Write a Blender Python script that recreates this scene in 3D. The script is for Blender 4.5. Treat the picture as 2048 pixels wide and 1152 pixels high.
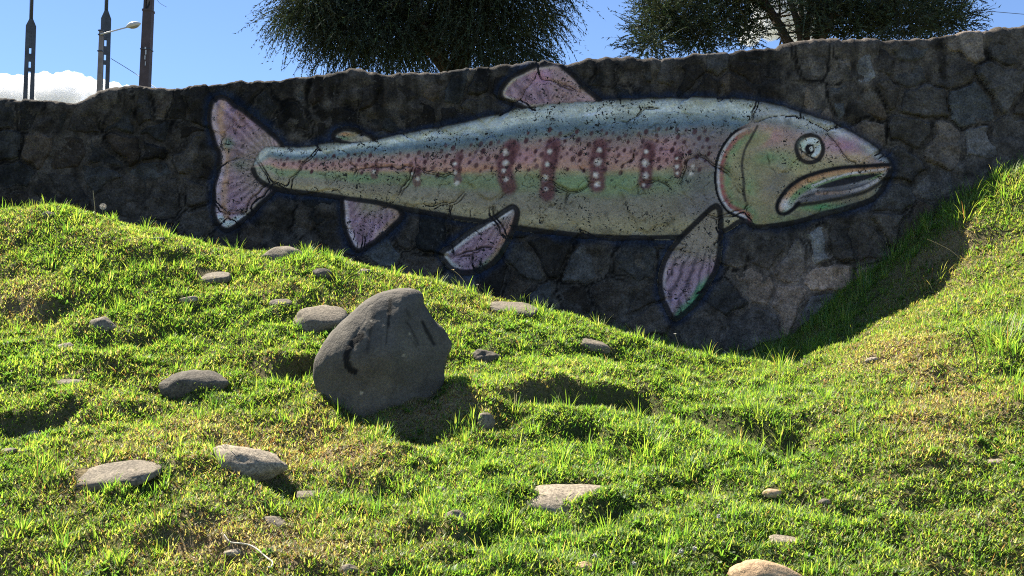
import bpy, bmesh, math, random
import numpy as np
from mathutils import Vector

# ------------------------------------------------------------------ scene, camera, light
scene = bpy.context.scene
for o in list(bpy.data.objects):
    bpy.data.objects.remove(o)
R = math.radians
EYE = 1.6
PITCH = R(5.0)
FPX = 2300.0                      # focal length in photograph pixels (2048 wide)

cam_d = bpy.data.cameras.new("camera")
cam_d.sensor_width = 36.0
cam_d.lens = 36.0 * FPX / 2048.0
cam_d.clip_start = 0.05
cam_d.clip_end = 20000
cam = bpy.data.objects.new("camera", cam_d)
scene.collection.objects.link(cam)
cam.location = (0, 0, EYE)
cam.rotation_euler = (R(90) + PITCH, 0, 0)
scene.camera = cam

SUN = Vector((-1.0, 1.0, 1.9)).normalized()      # towards the sun: behind the wall, from the left
sun_el = math.asin(SUN.z)
sun_az = math.atan2(SUN.x, SUN.y)
world = bpy.data.worlds.new("World")
scene.world = world
world.use_nodes = True
wn, wl = world.node_tree.nodes, world.node_tree.links
wn.clear()
sky = wn.new("ShaderNodeTexSky")
sky.sky_type = 'NISHITA'
sky.sun_disc = False
sky.sun_elevation = sun_el
sky.sun_rotation = sun_az
sky.altitude = 2500
sky.air_density = 0.85
sky.dust_density = 0.0
sky.ozone_density = 4.0
bg = wn.new("ShaderNodeBackground")
bg.inputs[1].default_value = 0.067
wo = wn.new("ShaderNodeOutputWorld")
wl.new(sky.outputs[0], bg.inputs[0])
wl.new(bg.outputs[0], wo.inputs[0])

sl = bpy.data.lights.new("sun", 'SUN')
sl.energy = 5.0
sl.angle = R(0.53)
sl.color = (1.0, 0.93, 0.80)
sun = bpy.data.objects.new("sun", sl)
sun.rotation_euler = SUN.to_track_quat('Z', 'Y').to_euler()
sun.location = (-10, 10, 19)
scene.collection.objects.link(sun)

scene.view_settings.view_transform = 'Standard'
scene.view_settings.look = 'None'
scene.view_settings.exposure = 1.75
scene.view_settings.gamma = 1.0
scene.render.engine = 'CYCLES'
scene.cycles.max_bounces = 8
scene.cycles.volume_bounces = 8
scene.cycles.filter_width = 1.1
scene.cycles.use_denoising = False
scene.cycles.transparent_max_bounces = 6

rng = np.random.default_rng(11)
random.seed(5)
C = scene.collection

# ------------------------------------------------------------------ maths helpers
def project(x, y, z):
    zz = z - EYE
    f = y * math.cos(PITCH) + zz * math.sin(PITCH)
    u = -y * math.sin(PITCH) + zz * math.cos(PITCH)
    return 1024 + FPX * x / f, 576 - FPX * u / f

def ray(px, py):
    a, b = (px - 1024) / FPX, (576 - py) / FPX
    dy = math.cos(PITCH) - b * math.sin(PITCH)
    dz = math.sin(PITCH) + b * math.cos(PITCH)
    return a / dy, dz / dy            # dx/dy, dz/dy

def P(px, py, y):
    a, b = ray(px, py)
    return np.array([a * y, y, EYE + b * y])

def _hash(ix, iy, iz, seed):
    h = (ix * 374761393 + iy * 668265263 + iz * 2147483647 + seed * 1442695041) & 0xffffffff
    h = ((h ^ (h >> 13)) * 1274126177) & 0xffffffff
    h = ((h ^ (h >> 15)) * 2246822519) & 0xffffffff
    return ((h ^ (h >> 16)) & 0xffff) / 65535.0

def vnoise(x, y, z=None, seed=0):
    x = np.asarray(x, float); y = np.asarray(y, float)
    ix, iy = np.floor(x).astype(np.int64), np.floor(y).astype(np.int64)
    fx, fy = x - ix, y - iy
    fx = fx * fx * (3 - 2 * fx); fy = fy * fy * (3 - 2 * fy)
    def layer(iz):
        a = _hash(ix, iy, iz, seed); b = _hash(ix + 1, iy, iz, seed)
        c = _hash(ix, iy + 1, iz, seed); d = _hash(ix + 1, iy + 1, iz, seed)
        return (a * (1 - fx) + b * fx) * (1 - fy) + (c * (1 - fx) + d * fx) * fy
    if z is None:
        return layer(0) * 2 - 1
    z = np.asarray(z, float)
    iz = np.floor(z).astype(np.int64); fz = z - iz; fz = fz * fz * (3 - 2 * fz)
    return (layer(iz) * (1 - fz) + layer(iz + 1) * fz) * 2 - 1

def fbm(x, y, z=None, oct=4, seed=0, gain=0.5):
    s, a, n = 0.0, 1.0, 0.0
    for i in range(oct):
        k = 2.0 ** i
        s = s + a * vnoise(x * k + 17.3 * i, y * k - 9.1 * i, None if z is None else z * k + 5.7 * i, seed + i)
        n += a; a *= gain
    return s / n

def sstep(a, b, x):
    t = np.clip((x - a) / (b - a), 0, 1)
    return t * t * (3 - 2 * t)

def lin(r, g, b, gain=1.0):
    f = lambda c: ((c / 255 + 0.055) / 1.055) ** 2.4 if c / 255 > 0.04045 else c / 255 / 12.92
    return np.array([f(r), f(g), f(b)]) * gain

def smooth_poly(pts, n=4, closed=True):
    p = np.array(pts, float); out = []
    m = len(p)
    rngi = range(m) if closed else range(m - 1)
    for i in rngi:
        if closed:
            p0, p1, p2, p3 = p[i - 1], p[i], p[(i + 1) % m], p[(i + 2) % m]
        else:
            p0, p1, p2, p3 = p[max(i - 1, 0)], p[i], p[i + 1], p[min(i + 2, m - 1)]
        for k in range(n):
            t = k / n
            out.append(0.5 * ((2 * p1) + (-p0 + p2) * t + (2 * p0 - 5 * p1 + 4 * p2 - p3) * t * t + (-p0 + 3 * p1 - 3 * p2 + p3) * t ** 3))
    if not closed:
        out.append(p[-1])
    return np.array(out)

def seg_dist(X, Y, pts, closed):
    d = np.full(X.shape, 1e9)
    m = len(pts)
    for i in range(m if closed else m - 1):
        a, b = pts[i], pts[(i + 1) % m]
        ex, ey = b - a
        l2 = ex * ex + ey * ey + 1e-9
        t = np.clip(((X - a[0]) * ex + (Y - a[1]) * ey) / l2, 0, 1)
        d = np.minimum(d, (X - a[0] - t * ex) ** 2 + (Y - a[1] - t * ey) ** 2)
    return np.sqrt(d)

def poly_sdf(X, Y, pts, far=70):
    """signed distance in photograph pixels, negative inside; capped far away"""
    out = np.full(X.shape, float(far))
    lo, hi = pts.min(0) - far, pts.max(0) + far
    m = (X > lo[0]) & (X < hi[0]) & (Y > lo[1]) & (Y < hi[1])
    x, y = X[m], Y[m]
    d = seg_dist(x, y, pts, True)
    ins = np.zeros(x.shape, bool)
    n = len(pts)
    for i in range(n):
        a, b = pts[i], pts[(i + 1) % n]
        c = ((a[1] > y) != (b[1] > y)) & (x < (b[0] - a[0]) * (y - a[1]) / (b[1] - a[1] + 1e-12) + a[0])
        ins ^= c
    out[m] = np.where(ins, -d, d)
    return out

# ------------------------------------------------------------------ object helpers
def make_mesh(name, V, F, mat, parent=None, cols=None, smooth=True, colname="col"):
    V = np.asarray(V, np.float32); F = np.asarray(F, np.int32)
    me = bpy.data.meshes.new(name)
    k = F.shape[1]
    me.vertices.add(len(V)); me.vertices.foreach_set("co", V.ravel())
    me.loops.add(F.size); me.loops.foreach_set("vertex_index", F.ravel())
    me.polygons.add(len(F))
    me.polygons.foreach_set("loop_start", np.arange(0, F.size, k, dtype=np.int32))
    me.polygons.foreach_set("loop_total", np.full(len(F), k, np.int32))
    me.polygons.foreach_set("use_smooth", np.full(len(F), smooth, bool))
    me.update(calc_edges=True)
    if cols is not None:
        at = me.attributes.new(colname, 'FLOAT_COLOR', 'POINT')
        c = np.ones((len(V), 4), np.float32); c[:, :cols.shape[1]] = cols
        at.data.foreach_set("color", c.ravel())
    if mat: me.materials.append(mat)
    o = bpy.data.objects.new(name, me)
    C.objects.link(o)
    if parent: o.parent = parent
    return o

def tag(o, label=None, cat=None, group=None, kind=None):
    if label: o["label"] = label
    if cat: o["category"] = cat
    if group: o["group"] = group
    if kind: o["kind"] = kind
    return o

def empty(name, loc):
    o = bpy.data.objects.new(name, None); C.objects.link(o)
    o.location = tuple(float(v) for v in loc)
    o.empty_display_size = 0.1
    return o

class MB:
    """collects quads/tris (as quads with repeated index avoided: all triangulated)"""
    def __init__(s): s.v = []; s.f = []; s.n = 0
    def add(s, V, F):
        V = np.asarray(V, float)
        for f in F:
            f = [i + s.n for i in f]
            for k in range(1, len(f) - 1): s.f.append((f[0], f[k], f[k + 1]))
        s.v.append(V); s.n += len(V)
    def box(s, x0, x1, y0, y1, z0, z1):
        V = [(x, y, z) for x in (x0, x1) for y in (y0, y1) for z in (z0, z1)]
        s.add(V, [(0, 1, 3, 2), (4, 6, 7, 5), (0, 4, 5, 1), (2, 3, 7, 6), (0, 2, 6, 4), (1, 5, 7, 3)])
    def frustum(s, c0, h0, c1, h1):
        """rectangular frustum between two horizontal rectangles; c=(x,y,z) h=(hx,hy)"""
        V = [(c[0] + sx * h[0], c[1] + sy * h[1], c[2]) for c, h in ((c0, h0), (c1, h1)) for sx, sy in ((-1, -1), (1, -1), (1, 1), (-1, 1))]
        s.add(V, [(3, 2, 1, 0), (4, 5, 6, 7), (0, 1, 5, 4), (1, 2, 6, 5), (2, 3, 7, 6), (3, 0, 4, 7)])
    def tube(s, pts, rad, n=6, cap=True):
        pts = np.asarray(pts, float)
        m = len(pts)
        rad = np.broadcast_to(np.asarray(rad, float), (m,))
        T = np.gradient(pts, axis=0); T /= np.linalg.norm(T, axis=1)[:, None] + 1e-9
        V = []
        up = np.array([0, 0, 1.0]) if abs(T[0][2]) < 0.9 else np.array([1.0, 0, 0])
        a = np.cross(T[0], up); a /= np.linalg.norm(a)
        for i in range(m):
            a = a - T[i] * np.dot(a, T[i]); a /= np.linalg.norm(a) + 1e-9
            b = np.cross(T[i], a)
            for k in range(n):
                t = 2 * math.pi * k / n
                V.append(pts[i] + rad[i] * (a * math.cos(t) + b * math.sin(t)))
        F = [(i * n + k, i * n + (k + 1) % n, (i + 1) * n + (k + 1) % n, (i + 1) * n + k) for i in range(m - 1) for k in range(n)]
        if cap:
            F.append(tuple(range(n - 1, -1, -1))); F.append(tuple((m - 1) * n + k for k in range(n)))
        s.add(V, F)
    def build(s, name, mat, parent=None, origin=None, smooth=False):
        V = np.concatenate(s.v)
        if origin is not None: V = V - np.asarray(origin)
        return make_mesh(name, V, np.array(s.f), mat, parent, smooth=smooth)

# ------------------------------------------------------------------ materials
def new_mat(name):
    m = bpy.data.materials.new(name); m.use_nodes = True
    nt = m.node_tree; nt.nodes.clear()
    out = nt.nodes.new("ShaderNodeOutputMaterial")
    return m, nt, out

def N(nt, kind, **kw):
    n = nt.nodes.new("ShaderNode" + kind)
    for k, v in kw.items():
        if hasattr(n, k): setattr(n, k, v)
        else: n.inputs[k.replace("_", " ")].default_value = v
    return n

def noise_node(nt, scale, detail=4, rough=0.6, coord=None):
    n = nt.nodes.new("ShaderNodeTexNoise")
    n.inputs["Scale"].default_value = scale
    n.inputs["Detail"].default_value = detail
    n.inputs["Roughness"].default_value = rough
    if coord is not None: nt.links.new(coord, n.inputs["Vector"])
    return n

def ramp(nt, fac, stops):
    r = nt.nodes.new("ShaderNodeValToRGB")
    nt.links.new(fac, r.inputs[0])
    e = r.color_ramp.elements
    while len(e) < len(stops): e.new(0.5)
    for el, (p, c) in zip(e, stops):
        el.position = p
        el.color = (*(c if hasattr(c, "__len__") else (c, c, c)), 1)
    return r

def mixc(nt, fac, a, b, mode='MIX'):
    m = nt.nodes.new("ShaderNodeMix"); m.data_type = 'RGBA'; m.blend_type = mode
    for sock, v in ((m.inputs[0], fac), (m.inputs[6], a), (m.inputs[7], b)):
        if hasattr(v, "is_output"): nt.links.new(v, sock)
        elif hasattr(v, "__len__"): sock.default_value = (*v, 1)
        else: sock.default_value = v
    return m.outputs[2]

def bsdf(nt, out, col, rough=0.85, spec=0.2, bump=None, dist=0.01, strength=1.0):
    p = nt.nodes.new("ShaderNodeBsdfPrincipled")
    if hasattr(col, "is_output"): nt.links.new(col, p.inputs["Base Color"])
    else: p.inputs["Base Color"].default_value = (*col, 1)
    p.inputs["Roughness"].default_value = rough
    p.inputs["Specular IOR Level"].default_value = spec
    if bump is not None:
        b = nt.nodes.new("ShaderNodeBump"); b.inputs["Distance"].default_value = dist
        b.inputs["Strength"].default_value = strength
        nt.links.new(bump, b.inputs["Height"]); nt.links.new(b.outputs[0], p.inputs["Normal"])
    nt.links.new(p.outputs[0], out.inputs[0])
    return p

def attr(nt, name="col"):
    a = nt.nodes.new("ShaderNodeAttribute"); a.attribute_name = name
    return a

def wall_material(name, pits=False):
    m, nt, out = new_mat(name)
    a = attr(nt)
    g = nt.nodes.new("ShaderNodeNewGeometry")
    n1 = noise_node(nt, 55, 6, 0.7, g.outputs["Position"])
    n2 = noise_node(nt, 9, 5, 0.65, g.outputs["Position"])
    v1 = ramp(nt, n1.outputs[0], [(0.3, 0.35), (0.7, 1.75)] if not pits else [(0.3, 0.7), (0.7, 1.3)])
    c = mixc(nt, 1.0, a.outputs["Color"], v1.outputs[0], 'MULTIPLY')
    v2 = ramp(nt, n2.outputs[0], [(0.3, 0.6), (0.7, 1.4)] if not pits else [(0.3, 0.82), (0.7, 1.18)])
    c = mixc(nt, 1.0, c, v2.outputs[0], 'MULTIPLY')
    h = n1.outputs[0]
    if pits:
        n3 = noise_node(nt, 34, 3, 0.55, g.outputs["Position"])
        n3.inputs["Distortion"].default_value = 1.2
        msk = noise_node(nt, 3.2, 3, 0.6, g.outputs["Position"])
        r3 = ramp(nt, n3.outputs[0], [(0.385, 1.0), (0.42, 0.0)])
        rm = ramp(nt, msk.outputs[0], [(0.43, 0.0), (0.54, 1.0)])
        mm = nt.nodes.new("ShaderNodeMath"); mm.operation = 'MULTIPLY'
        nt.links.new(r3.outputs[0], mm.inputs[0]); nt.links.new(rm.outputs[0], mm.inputs[1])
        c = mixc(nt, mm.outputs[0], c, (0.03, 0.03, 0.028))
    else:
        # pale lichen specks
        n3 = noise_node(nt, 42, 3, 0.6, g.outputs["Position"])
        n4 = noise_node(nt, 4.5, 4, 0.6, g.outputs["Position"])
        r3 = ramp(nt, n3.outputs[0], [(0.60, 0.0), (0.68, 0.6)])
        r4 = ramp(nt, n4.outputs[0], [(0.48, 0.0), (0.60, 1.0)])
        fk = nt.nodes.new("ShaderNodeMath"); fk.operation = 'MULTIPLY'
        nt.links.new(r3.outputs[0], fk.inputs[0]); nt.links.new(r4.outputs[0], fk.inputs[1])
        c = mixc(nt, fk.outputs[0], c, (0.16, 0.14, 0.12))
    bsdf(nt, out, c, 0.92, 0.15, h, 0.012, 0.8)
    return m

M_WALL = wall_material("rough_dark_stone")
M_MURAL = wall_material("cracked_mural_paint", True)

def rock_material(name, c0, c1, speck=0.3):
    m, nt, out = new_mat(name)
    tc = nt.nodes.new("ShaderNodeTexCoord")
    n1 = noise_node(nt, 70, 4, 0.7, tc.outputs["Object"])
    n2 = noise_node(nt, 7, 6, 0.6, tc.outputs["Object"])
    base = ramp(nt, n2.outputs[0], [(0.3, c0), (0.7, c1)])
    v = ramp(nt, n1.outputs[0], [(0.35, 1 - speck), (0.65, 1 + speck)])
    c = mixc(nt, 1.0, base.outputs[0], v.outputs[0], 'MULTIPLY')
    a = attr(nt)
    c = mixc(nt, 1.0, c, a.outputs["Color"], 'MULTIPLY')
    c = mixc(nt, 1.0, c, (1.10, 1.0, 0.84), 'MULTIPLY')
    bsdf(nt, out, c, 0.88, 0.25, n1.outputs[0], 0.01, 0.6)
    return m
M_BOULDER = rock_material("boulder_stone", (0.075, 0.073, 0.072), (0.128, 0.122, 0.116), 0.25)
M_ROCK = {
    'grey': rock_material("grey_rock", (0.10, 0.092, 0.082), (0.19, 0.175, 0.155), 0.5),
    'pale': rock_material("pale_rock", (0.17, 0.155, 0.135), (0.28, 0.255, 0.225), 0.55),
    'dark': rock_material("dark_rock", (0.055, 0.053, 0.05), (0.12, 0.113, 0.105), 0.45),
    'tan': rock_material("tan_rock", (0.28, 0.20, 0.13), (0.42, 0.32, 0.23), 0.35),
}

def plain(name, col, rough=0.7, var=0.25, scale=8, spec=0.3):
    m, nt, out = new_mat(name)
    tc = nt.nodes.new("ShaderNodeTexCoord")
    n = noise_node(nt, scale, 5, 0.65, tc.outputs["Object"])
    v = ramp(nt, n.outputs[0], [(0.3, 1 - var), (0.7, 1 + var)])
    c = mixc(nt, 1.0, col, v.outputs[0], 'MULTIPLY')
    bsdf(nt, out, c, rough, spec, n.outputs[0], 0.005, 0.4)
    return m

def leaf_material(name, trans=0.5, rough=0.55, gloss=0.035):
    m, nt, out = new_mat(name)
    a = attr(nt)
    d = nt.nodes.new("ShaderNodeBsdfDiffuse"); t = nt.nodes.new("ShaderNodeBsdfTranslucent")
    gl = nt.nodes.new("ShaderNodeBsdfGlossy"); gl.inputs["Roughness"].default_value = rough
    gl.inputs["Color"].default_value = (0.8, 0.8, 0.75, 1)
    nt.links.new(a.outputs["Color"], d.inputs[0])
    tcol = mixc(nt, 1.0, a.outputs["Color"], (1.35, 1.38, 0.65), 'MULTIPLY')
    nt.links.new(tcol, t.inputs[0])
    m1 = nt.nodes.new("ShaderNodeMixShader"); m1.inputs[0].default_value = trans
    nt.links.new(d.outputs[0], m1.inputs[1]); nt.links.new(t.outputs[0], m1.inputs[2])
    m2 = nt.nodes.new("ShaderNodeMixShader"); m2.inputs[0].default_value = gloss
    nt.links.new(m1.outputs[0], m2.inputs[1]); nt.links.new(gl.outputs[0], m2.inputs[2])
    nt.links.new(m2.outputs[0], out.inputs[0])
    return m
M_GRASS = leaf_material("grass_blades", 0.62)
M_TREELEAF = leaf_material("tree_needles", 0.10, 0.6, 0.012)

def ground_material():
    m, nt, out = new_mat("turf_soil")
    g = nt.nodes.new("ShaderNodeNewGeometry")
    a = attr(nt)
    n1 = noise_node(nt, 60, 6, 0.7, g.outputs["Position"])
    v = ramp(nt, n1.outputs[0], [(0.3, 0.5), (0.7, 1.5)])
    c = mixc(nt, 1.0, a.outputs["Color"], v.outputs[0], 'MULTIPLY')
    bsdf(nt, out, c, 0.95, 0.1, n1.outputs[0], 0.02, 0.8)
    return m
M_GROUND = ground_material()

# ------------------------------------------------------------------ terrain
WALL_Y = 10.2
ctrl = [  # (px, py, depth): points of the slope picked on the photograph, each with its own depth
    (0,1152,5.0),(500,1152,5.0),(1024,1152,5.0),(1500,1152,5.0),(2048,1152,5.0),
    (0,1000,5.55),(500,1010,5.6),(1024,1010,5.7),(1500,1020,5.6),(2048,1000,5.55),
    (0,880,6.2),(450,890,6.3),(900,900,6.45),(1400,920,6.3),(1800,900,6.1),(2048,860,6.15),
    (0,760,7.0),(350,770,7.1),(700,800,7.2),(1050,800,7.2),(1400,830,7.1),(1750,780,6.9),(2048,740,6.9),
    (0,620,7.9),(300,640,7.9),(600,660,8.0),(900,700,7.9),(1200,740,7.9),(1500,770,7.9),(1700,710,7.7),(1880,660,7.7),(2048,600,7.8),
    (0,500,8.55),(250,510,8.55),(450,560,8.6),(700,580,8.55),(950,640,8.5),(1200,690,8.5),
    (0,424,9.0),(100,416,9.0),(200,442,9.0),(300,464,9.0),(400,492,9.0),(480,514,9.0),(600,508,9.0),(700,532,8.95),(850,572,8.85),
    (950,602,8.8),(1100,628,8.8),(1250,674,8.75),(1400,712,8.7),(1540,737,8.6),(1610,720,8.78),(1728,672,8.83),(1800,626,8.92),(1900,566,9.02),
    (2048,500,8.7),(2048,420,9.15),(1960,440,9.2),(2048,342,9.42),(1960,384,9.5),(1900,430,9.7),
    (1560,690,10.1),(1615,655,10.1),(1680,590,10.1),(1784,512,10.1),(1870,440,10.1),
]
cp = np.array([P(*c) for c in ctrl])
extra = []
for px, drop in ((-150,.35),(0,.35),(150,.35),(300,.3),(450,.25),(600,.3),(750,.3),(900,.3),(1050,.25),(1200,.2),(1400,.05)):
    # hollow between the crest and the foot of the wall
    cr = np.interp(px, [0,100,200,300,400,500,600,700,850,950,1100,1250,1400], [424,416,442,464,492,512,508,532,572,602,628,674,712])
    p = P(px, cr, 9.0); x = P(px, cr, 10.1)[0]
    extra.append((x, 10.15, p[2] - drop))
for px, py in ((1960,384),(2048,342),(2200,300)):
    p = P(px, py, 9.5); extra.append((p[0] * 10.1 / 9.5, 10.15, p[2] + 0.02))
for x, dz in ((-5.6, 0.0), (5.6, 0.25)):                # continue past the frame
    for y in (5.0, 6.0, 7.0, 8.0, 9.0, 10.0):
        e = P(0 if x < 0 else 2048, 0, y)
        col = [(1152,5.0),(860,6.15),(760,7.0),(620,7.9),(500,8.55),(424,9.0)] if x < 0 else [(1152,5.0),(860,6.15),(740,6.9),(600,7.8),(500,8.7),(342,9.42)]
        ys = [c[1] for c in col]; zs = [P(0, c[0], c[1])[2] for c in col]
        extra.append((x, y, np.interp(y, ys, zs) + dz))
cp = np.vstack([cp, np.array(extra)])

def _tps(r): return np.where(r > 1e-6, r * r * np.log(np.maximum(r, 1e-6)), 0)
n_ = len(cp)
A_ = np.zeros((n_ + 3, n_ + 3))
d_ = np.hypot(cp[:, None, 0] - cp[None, :, 0], cp[:, None, 1] - cp[None, :, 1])
A_[:n_, :n_] = _tps(d_) + np.eye(n_) * 0.01
A_[:n_, n_:] = np.c_[np.ones(n_), cp[:, :2]]
A_[n_:, :n_] = A_[:n_, n_:].T
W_ = np.linalg.solve(A_, np.r_[cp[:, 2], 0, 0, 0])

def z_smooth(x, y):
    x = np.clip(x, -5.8, 5.8); yc = np.clip(y, 4.6, 10.25)
    s = W_[n_] + W_[n_ + 1] * x + W_[n_ + 2] * yc
    for i in range(n_):
        s = s + W_[i] * _tps(np.hypot(x - cp[i, 0], yc - cp[i, 1]))
    near = 0.152 * y + 0.02 * np.sin(x * 0.7)
    t = sstep(3.2, 5.0, y)
    s = s * t + near * (1 - t)
    return s

# precomputed fine table of the slope (fast lookups)
TX = np.arange(-7.0, 7.001, 0.025); TY = np.arange(2.6, 10.4, 0.025)
_gx, _gy = np.meshgrid(TX, TY)
_zs = z_smooth(_gx, _gy)
_amp = sstep(3.0, 4.5, _gy)
_b = fbm(_gx * 1.9, _gy * 2.2, oct=3, seed=3)
_h = fbm(_gx * 4.2, _gy * 4.6, oct=3, seed=8)
_micro = 0.085 * _b + 0.050 * _h + 0.036 * fbm(_gx * 8.5, _gy * 8.5, oct=3, seed=14)
_crest = 1 - 0.6 * sstep(8.4, 9.0, _gy)
TZ = _zs + _amp * _micro * _crest
for _px, _py, _y, _a, _r in ((940,770,7.05,.13,.20),(905,820,6.85,.09,.16)):      # tussocky bank against the boulder
    _c = P(_px, _py, _y)
    TZ = TZ + _a * np.exp(-((_gx - _c[0]) ** 2 + (_gy - _c[1]) ** 2) / _r ** 2)

FOLDS = [((960,772),(1120,792),(1300,822),(1470,868),(1590,900),.16),((1040,1000),(1110,1016),(1180,1018),(1230,1016),(1270,1010),.05),((500,722),(540,738),(580,744),(610,742),(640,730),.12),
         ((0,842),(30,846),(60,850),(100,846),(140,836),.10),((120,660),(180,682),(240,690),(300,684),(340,670),.06),((20,600),(50,618),(80,628),(110,622),(140,606),.06),((260,500),(290,512),(320,516),(350,514),(380,508),.06),
         ((820,1050),(870,1062),(920,1072),(960,1068),(1000,1054),.07),((1500,880),(1550,896),(1600,902),(1650,896),(1690,884),.05),((1120,690),(1160,704),(1200,712),(1240,712),(1270,706),.06),((700,960),(725,978),(745,984),(760,980),(780,968),.06),
         ((330,1086),(380,1096),(430,1104),(470,1100),(500,1094),.06),((1780,560),(1840,530),(1890,505),(1940,486),(2040,470),.08),((1060,850),(1120,862),(1180,872),(1230,880),(1280,884),.07)]
def _march(px, py):
    a, b = ray(px, py); ys = np.arange(4.2, 10.1, 0.01)
    zt = TZ[np.clip(((ys - TY[0]) / .025).astype(int), 0, len(TY) - 1), np.clip(((a * ys - TX[0]) / .025).astype(int), 0, len(TX) - 1)]
    k = np.argmax(EYE + b * ys <= zt)
    return a * ys[k], ys[k]
for _f in FOLDS:        # little turf steps that throw the dark bands across the slope
    _q = np.array([_march(*p) for p in _f[:5]]); _q = _q[np.argsort(_q[:, 0])]
    _yc = np.interp(_gx, _q[:, 0], _q[:, 1]) + 0.09 * fbm(_gx * 6, _gy * 6, oct=3, seed=15)
    _w = sstep(_q[0, 0] - .12, _q[0, 0] + .25 * (_q[-1, 0] - _q[0, 0]), _gx) * (1 - sstep(_q[-1, 0] - .25 * (_q[-1, 0] - _q[0, 0]), _q[-1, 0] + .12, _gx))
    _d = _gy - _yc
    TZ = TZ + _w * (_f[5] * 0.62 * sstep(-0.03, 0.05, _d) * np.exp(-np.maximum(_d, 0) / 0.42) - _f[5] * 0.5 * sstep(-0.4, -0.02, _d) * (_d < 0.05) * (1 - sstep(-0.02, 0.05, _d)))

def terr(x, y):
    x = np.clip(np.asarray(x, float), TX[0], TX[-1] - 1e-4); y = np.clip(np.asarray(y, float), TY[0], TY[-1] - 1e-4)
    fx = (x - TX[0]) / 0.025; fy = (y - TY[0]) / 0.025
    ix = np.clip(fx.astype(int), 0, len(TX) - 2); iy = np.clip(fy.astype(int), 0, len(TY) - 2)
    fx = fx - ix; fy = fy - iy
    return (TZ[iy, ix] * (1 - fx) + TZ[iy, ix + 1] * fx) * (1 - fy) + (TZ[iy + 1, ix] * (1 - fx) + TZ[iy + 1, ix + 1] * fx) * fy

def hit(px, py, y0=3.5):
    """first point of the slope on the line of sight through a photograph pixel"""
    a, b = ray(px, py)
    ys = np.arange(y0, 10.2, 0.01)
    zr = EYE + b * ys
    zt = terr(a * ys, ys)
    k = np.argmax(zr <= zt)
    if not (zr <= zt).any(): k = int(np.argmin(zr - zt))
    y = ys[k]
    return np.array([a * y, y, float(terr(a * y, y))])

# how dry the turf is (0 lush, 1 straw and bare earth) and how long
DRY = [(330,900,260,90,.5),(480,1080,260,60,.6),(640,900,170,60,.45),(900,830,110,55,.8),(1880,800,150,120,.5),(1700,700,120,50,.4),
       (60,620,80,60,.5),(200,470,90,40,.4),(1130,770,100,40,.45),(1330,640,60,30,.2),(1830,540,100,70,.35),(700,610,80,30,.4),(980,600,60,25,.5),(1950,470,100,40,.25),(480,720,80,30,.2)]
def dryness(x, y, z):
    px, py = project(x, y, z)
    d = 0.23 + 0.48 * fbm(x * 2.3 + 4, y * 2.6, oct=4, seed=21)
    for cx, cy, rx, ry, a in DRY:
        d = d + a * np.exp(-((px - cx) / rx) ** 2 - ((py - cy) / ry) ** 2)
    for cx, cy, rx, ry, a in ((1280,880,240,110,.4),(1500,1080,300,90,.3),(1450,700,200,40,.2)):
        d = d - a * np.exp(-((px - cx) / rx) ** 2 - ((py - cy) / ry) ** 2)
    return np.clip(d, 0, 1)

# one sheet: fine near the wall, stretching out to the horizon
far = [14, 20, 35, 70, 150, 400, 1200, 4000, 9000]
gx = np.r_[[-f for f in reversed(far)], np.arange(-7, 7.001, 0.04), far]
gy = np.r_[[-f for f in reversed(far)], [-6, -3, -1, 0.5, 1.5, 2.2], np.arange(2.65, 10.36, 0.04), [10.45, 10.5, 11, 12.5], [16, 22, 35, 70, 150, 400, 1200, 4000, 9000]]
GX, GY = np.meshgrid(gx, gy)
GZ = terr(GX, GY)
GZ = np.where(GY < 2.65, 0.152 * np.clip(GY, -6, 9), GZ)
back = sstep(10.35, 10.5, GY)
GZ = GZ * (1 - back) + 3.6 * back
V = np.c_[GX.ravel(), GY.ravel(), GZ.ravel()]
nx, ny = len(gx), len(gy)
I = np.arange(nx * ny).reshape(ny, nx)
F = np.stack([I[:-1, :-1], I[:-1, 1:], I[1:, 1:], I[1:, :-1]], -1).reshape(-1, 4)
dr = dryness(V[:, 0], np.clip(V[:, 1], 2, 10.2), V[:, 2])
lush = np.array([0.060, 0.066, 0.024]); earth = np.array([0.20, 0.150, 0.085])
gcol = lush * (1 - dr[:, None]) + earth * dr[:, None]
ground = make_mesh("ground", V, F, M_GROUND, cols=gcol)
tag(ground, "green grassy slope with dry patches rising to the stone wall", None, kind="structure")

# ------------------------------------------------------------------ the fish, drawn in photograph pixels on the wall plane
BODY = smooth_poly([(512,345),(513,326),(523,308),(542,298),(600,301),(650,295),(700,290),(760,285),(800,276),(850,266),(900,258),(950,246),(1000,235),(1050,222),
    (1100,213),(1150,209),(1200,208),(1260,207),(1330,203),(1400,203),(1460,205),(1520,212),(1570,222),(1620,240),(1662,252),(1700,272),(1740,297),(1764,318),(1775,337),
    (1770,360),(1755,384),(1735,400),(1690,415),(1640,427),(1590,441),(1540,449),(1510,450),(1484,438),(1440,462),(1380,470),(1300,473),(1250,473),(1200,471),(1150,467),
    (1100,461),(1030,453),(980,443),(900,431),(850,422),(800,413),(750,402),(700,395),(650,388),(600,382),(560,376),(528,364)], 3)
TAIL = smooth_poly([(439,198),(453,201),(469,216),(490,229),(515,248),(533,264),(553,282),(562,300),(540,345),(548,372),(538,390),(522,404),(501,424),(483,440),(465,452),(451,456),
    (439,445),(433,420),(433,378),(439,349),(444,310),(435,289),(428,267),(424,242),(426,221),(432,204)], 3)
ADIP = smooth_poly([(672,276),(677,267),(693,263),(714,266),(736,275),(746,286),(718,287),(690,284)], 4)
ANAL = smooth_poly([(693,393),(690,420),(693,449),(702,477),(716,498),(739,488),(764,470),(782,452),(801,428),(771,405),(736,396)], 4)
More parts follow.
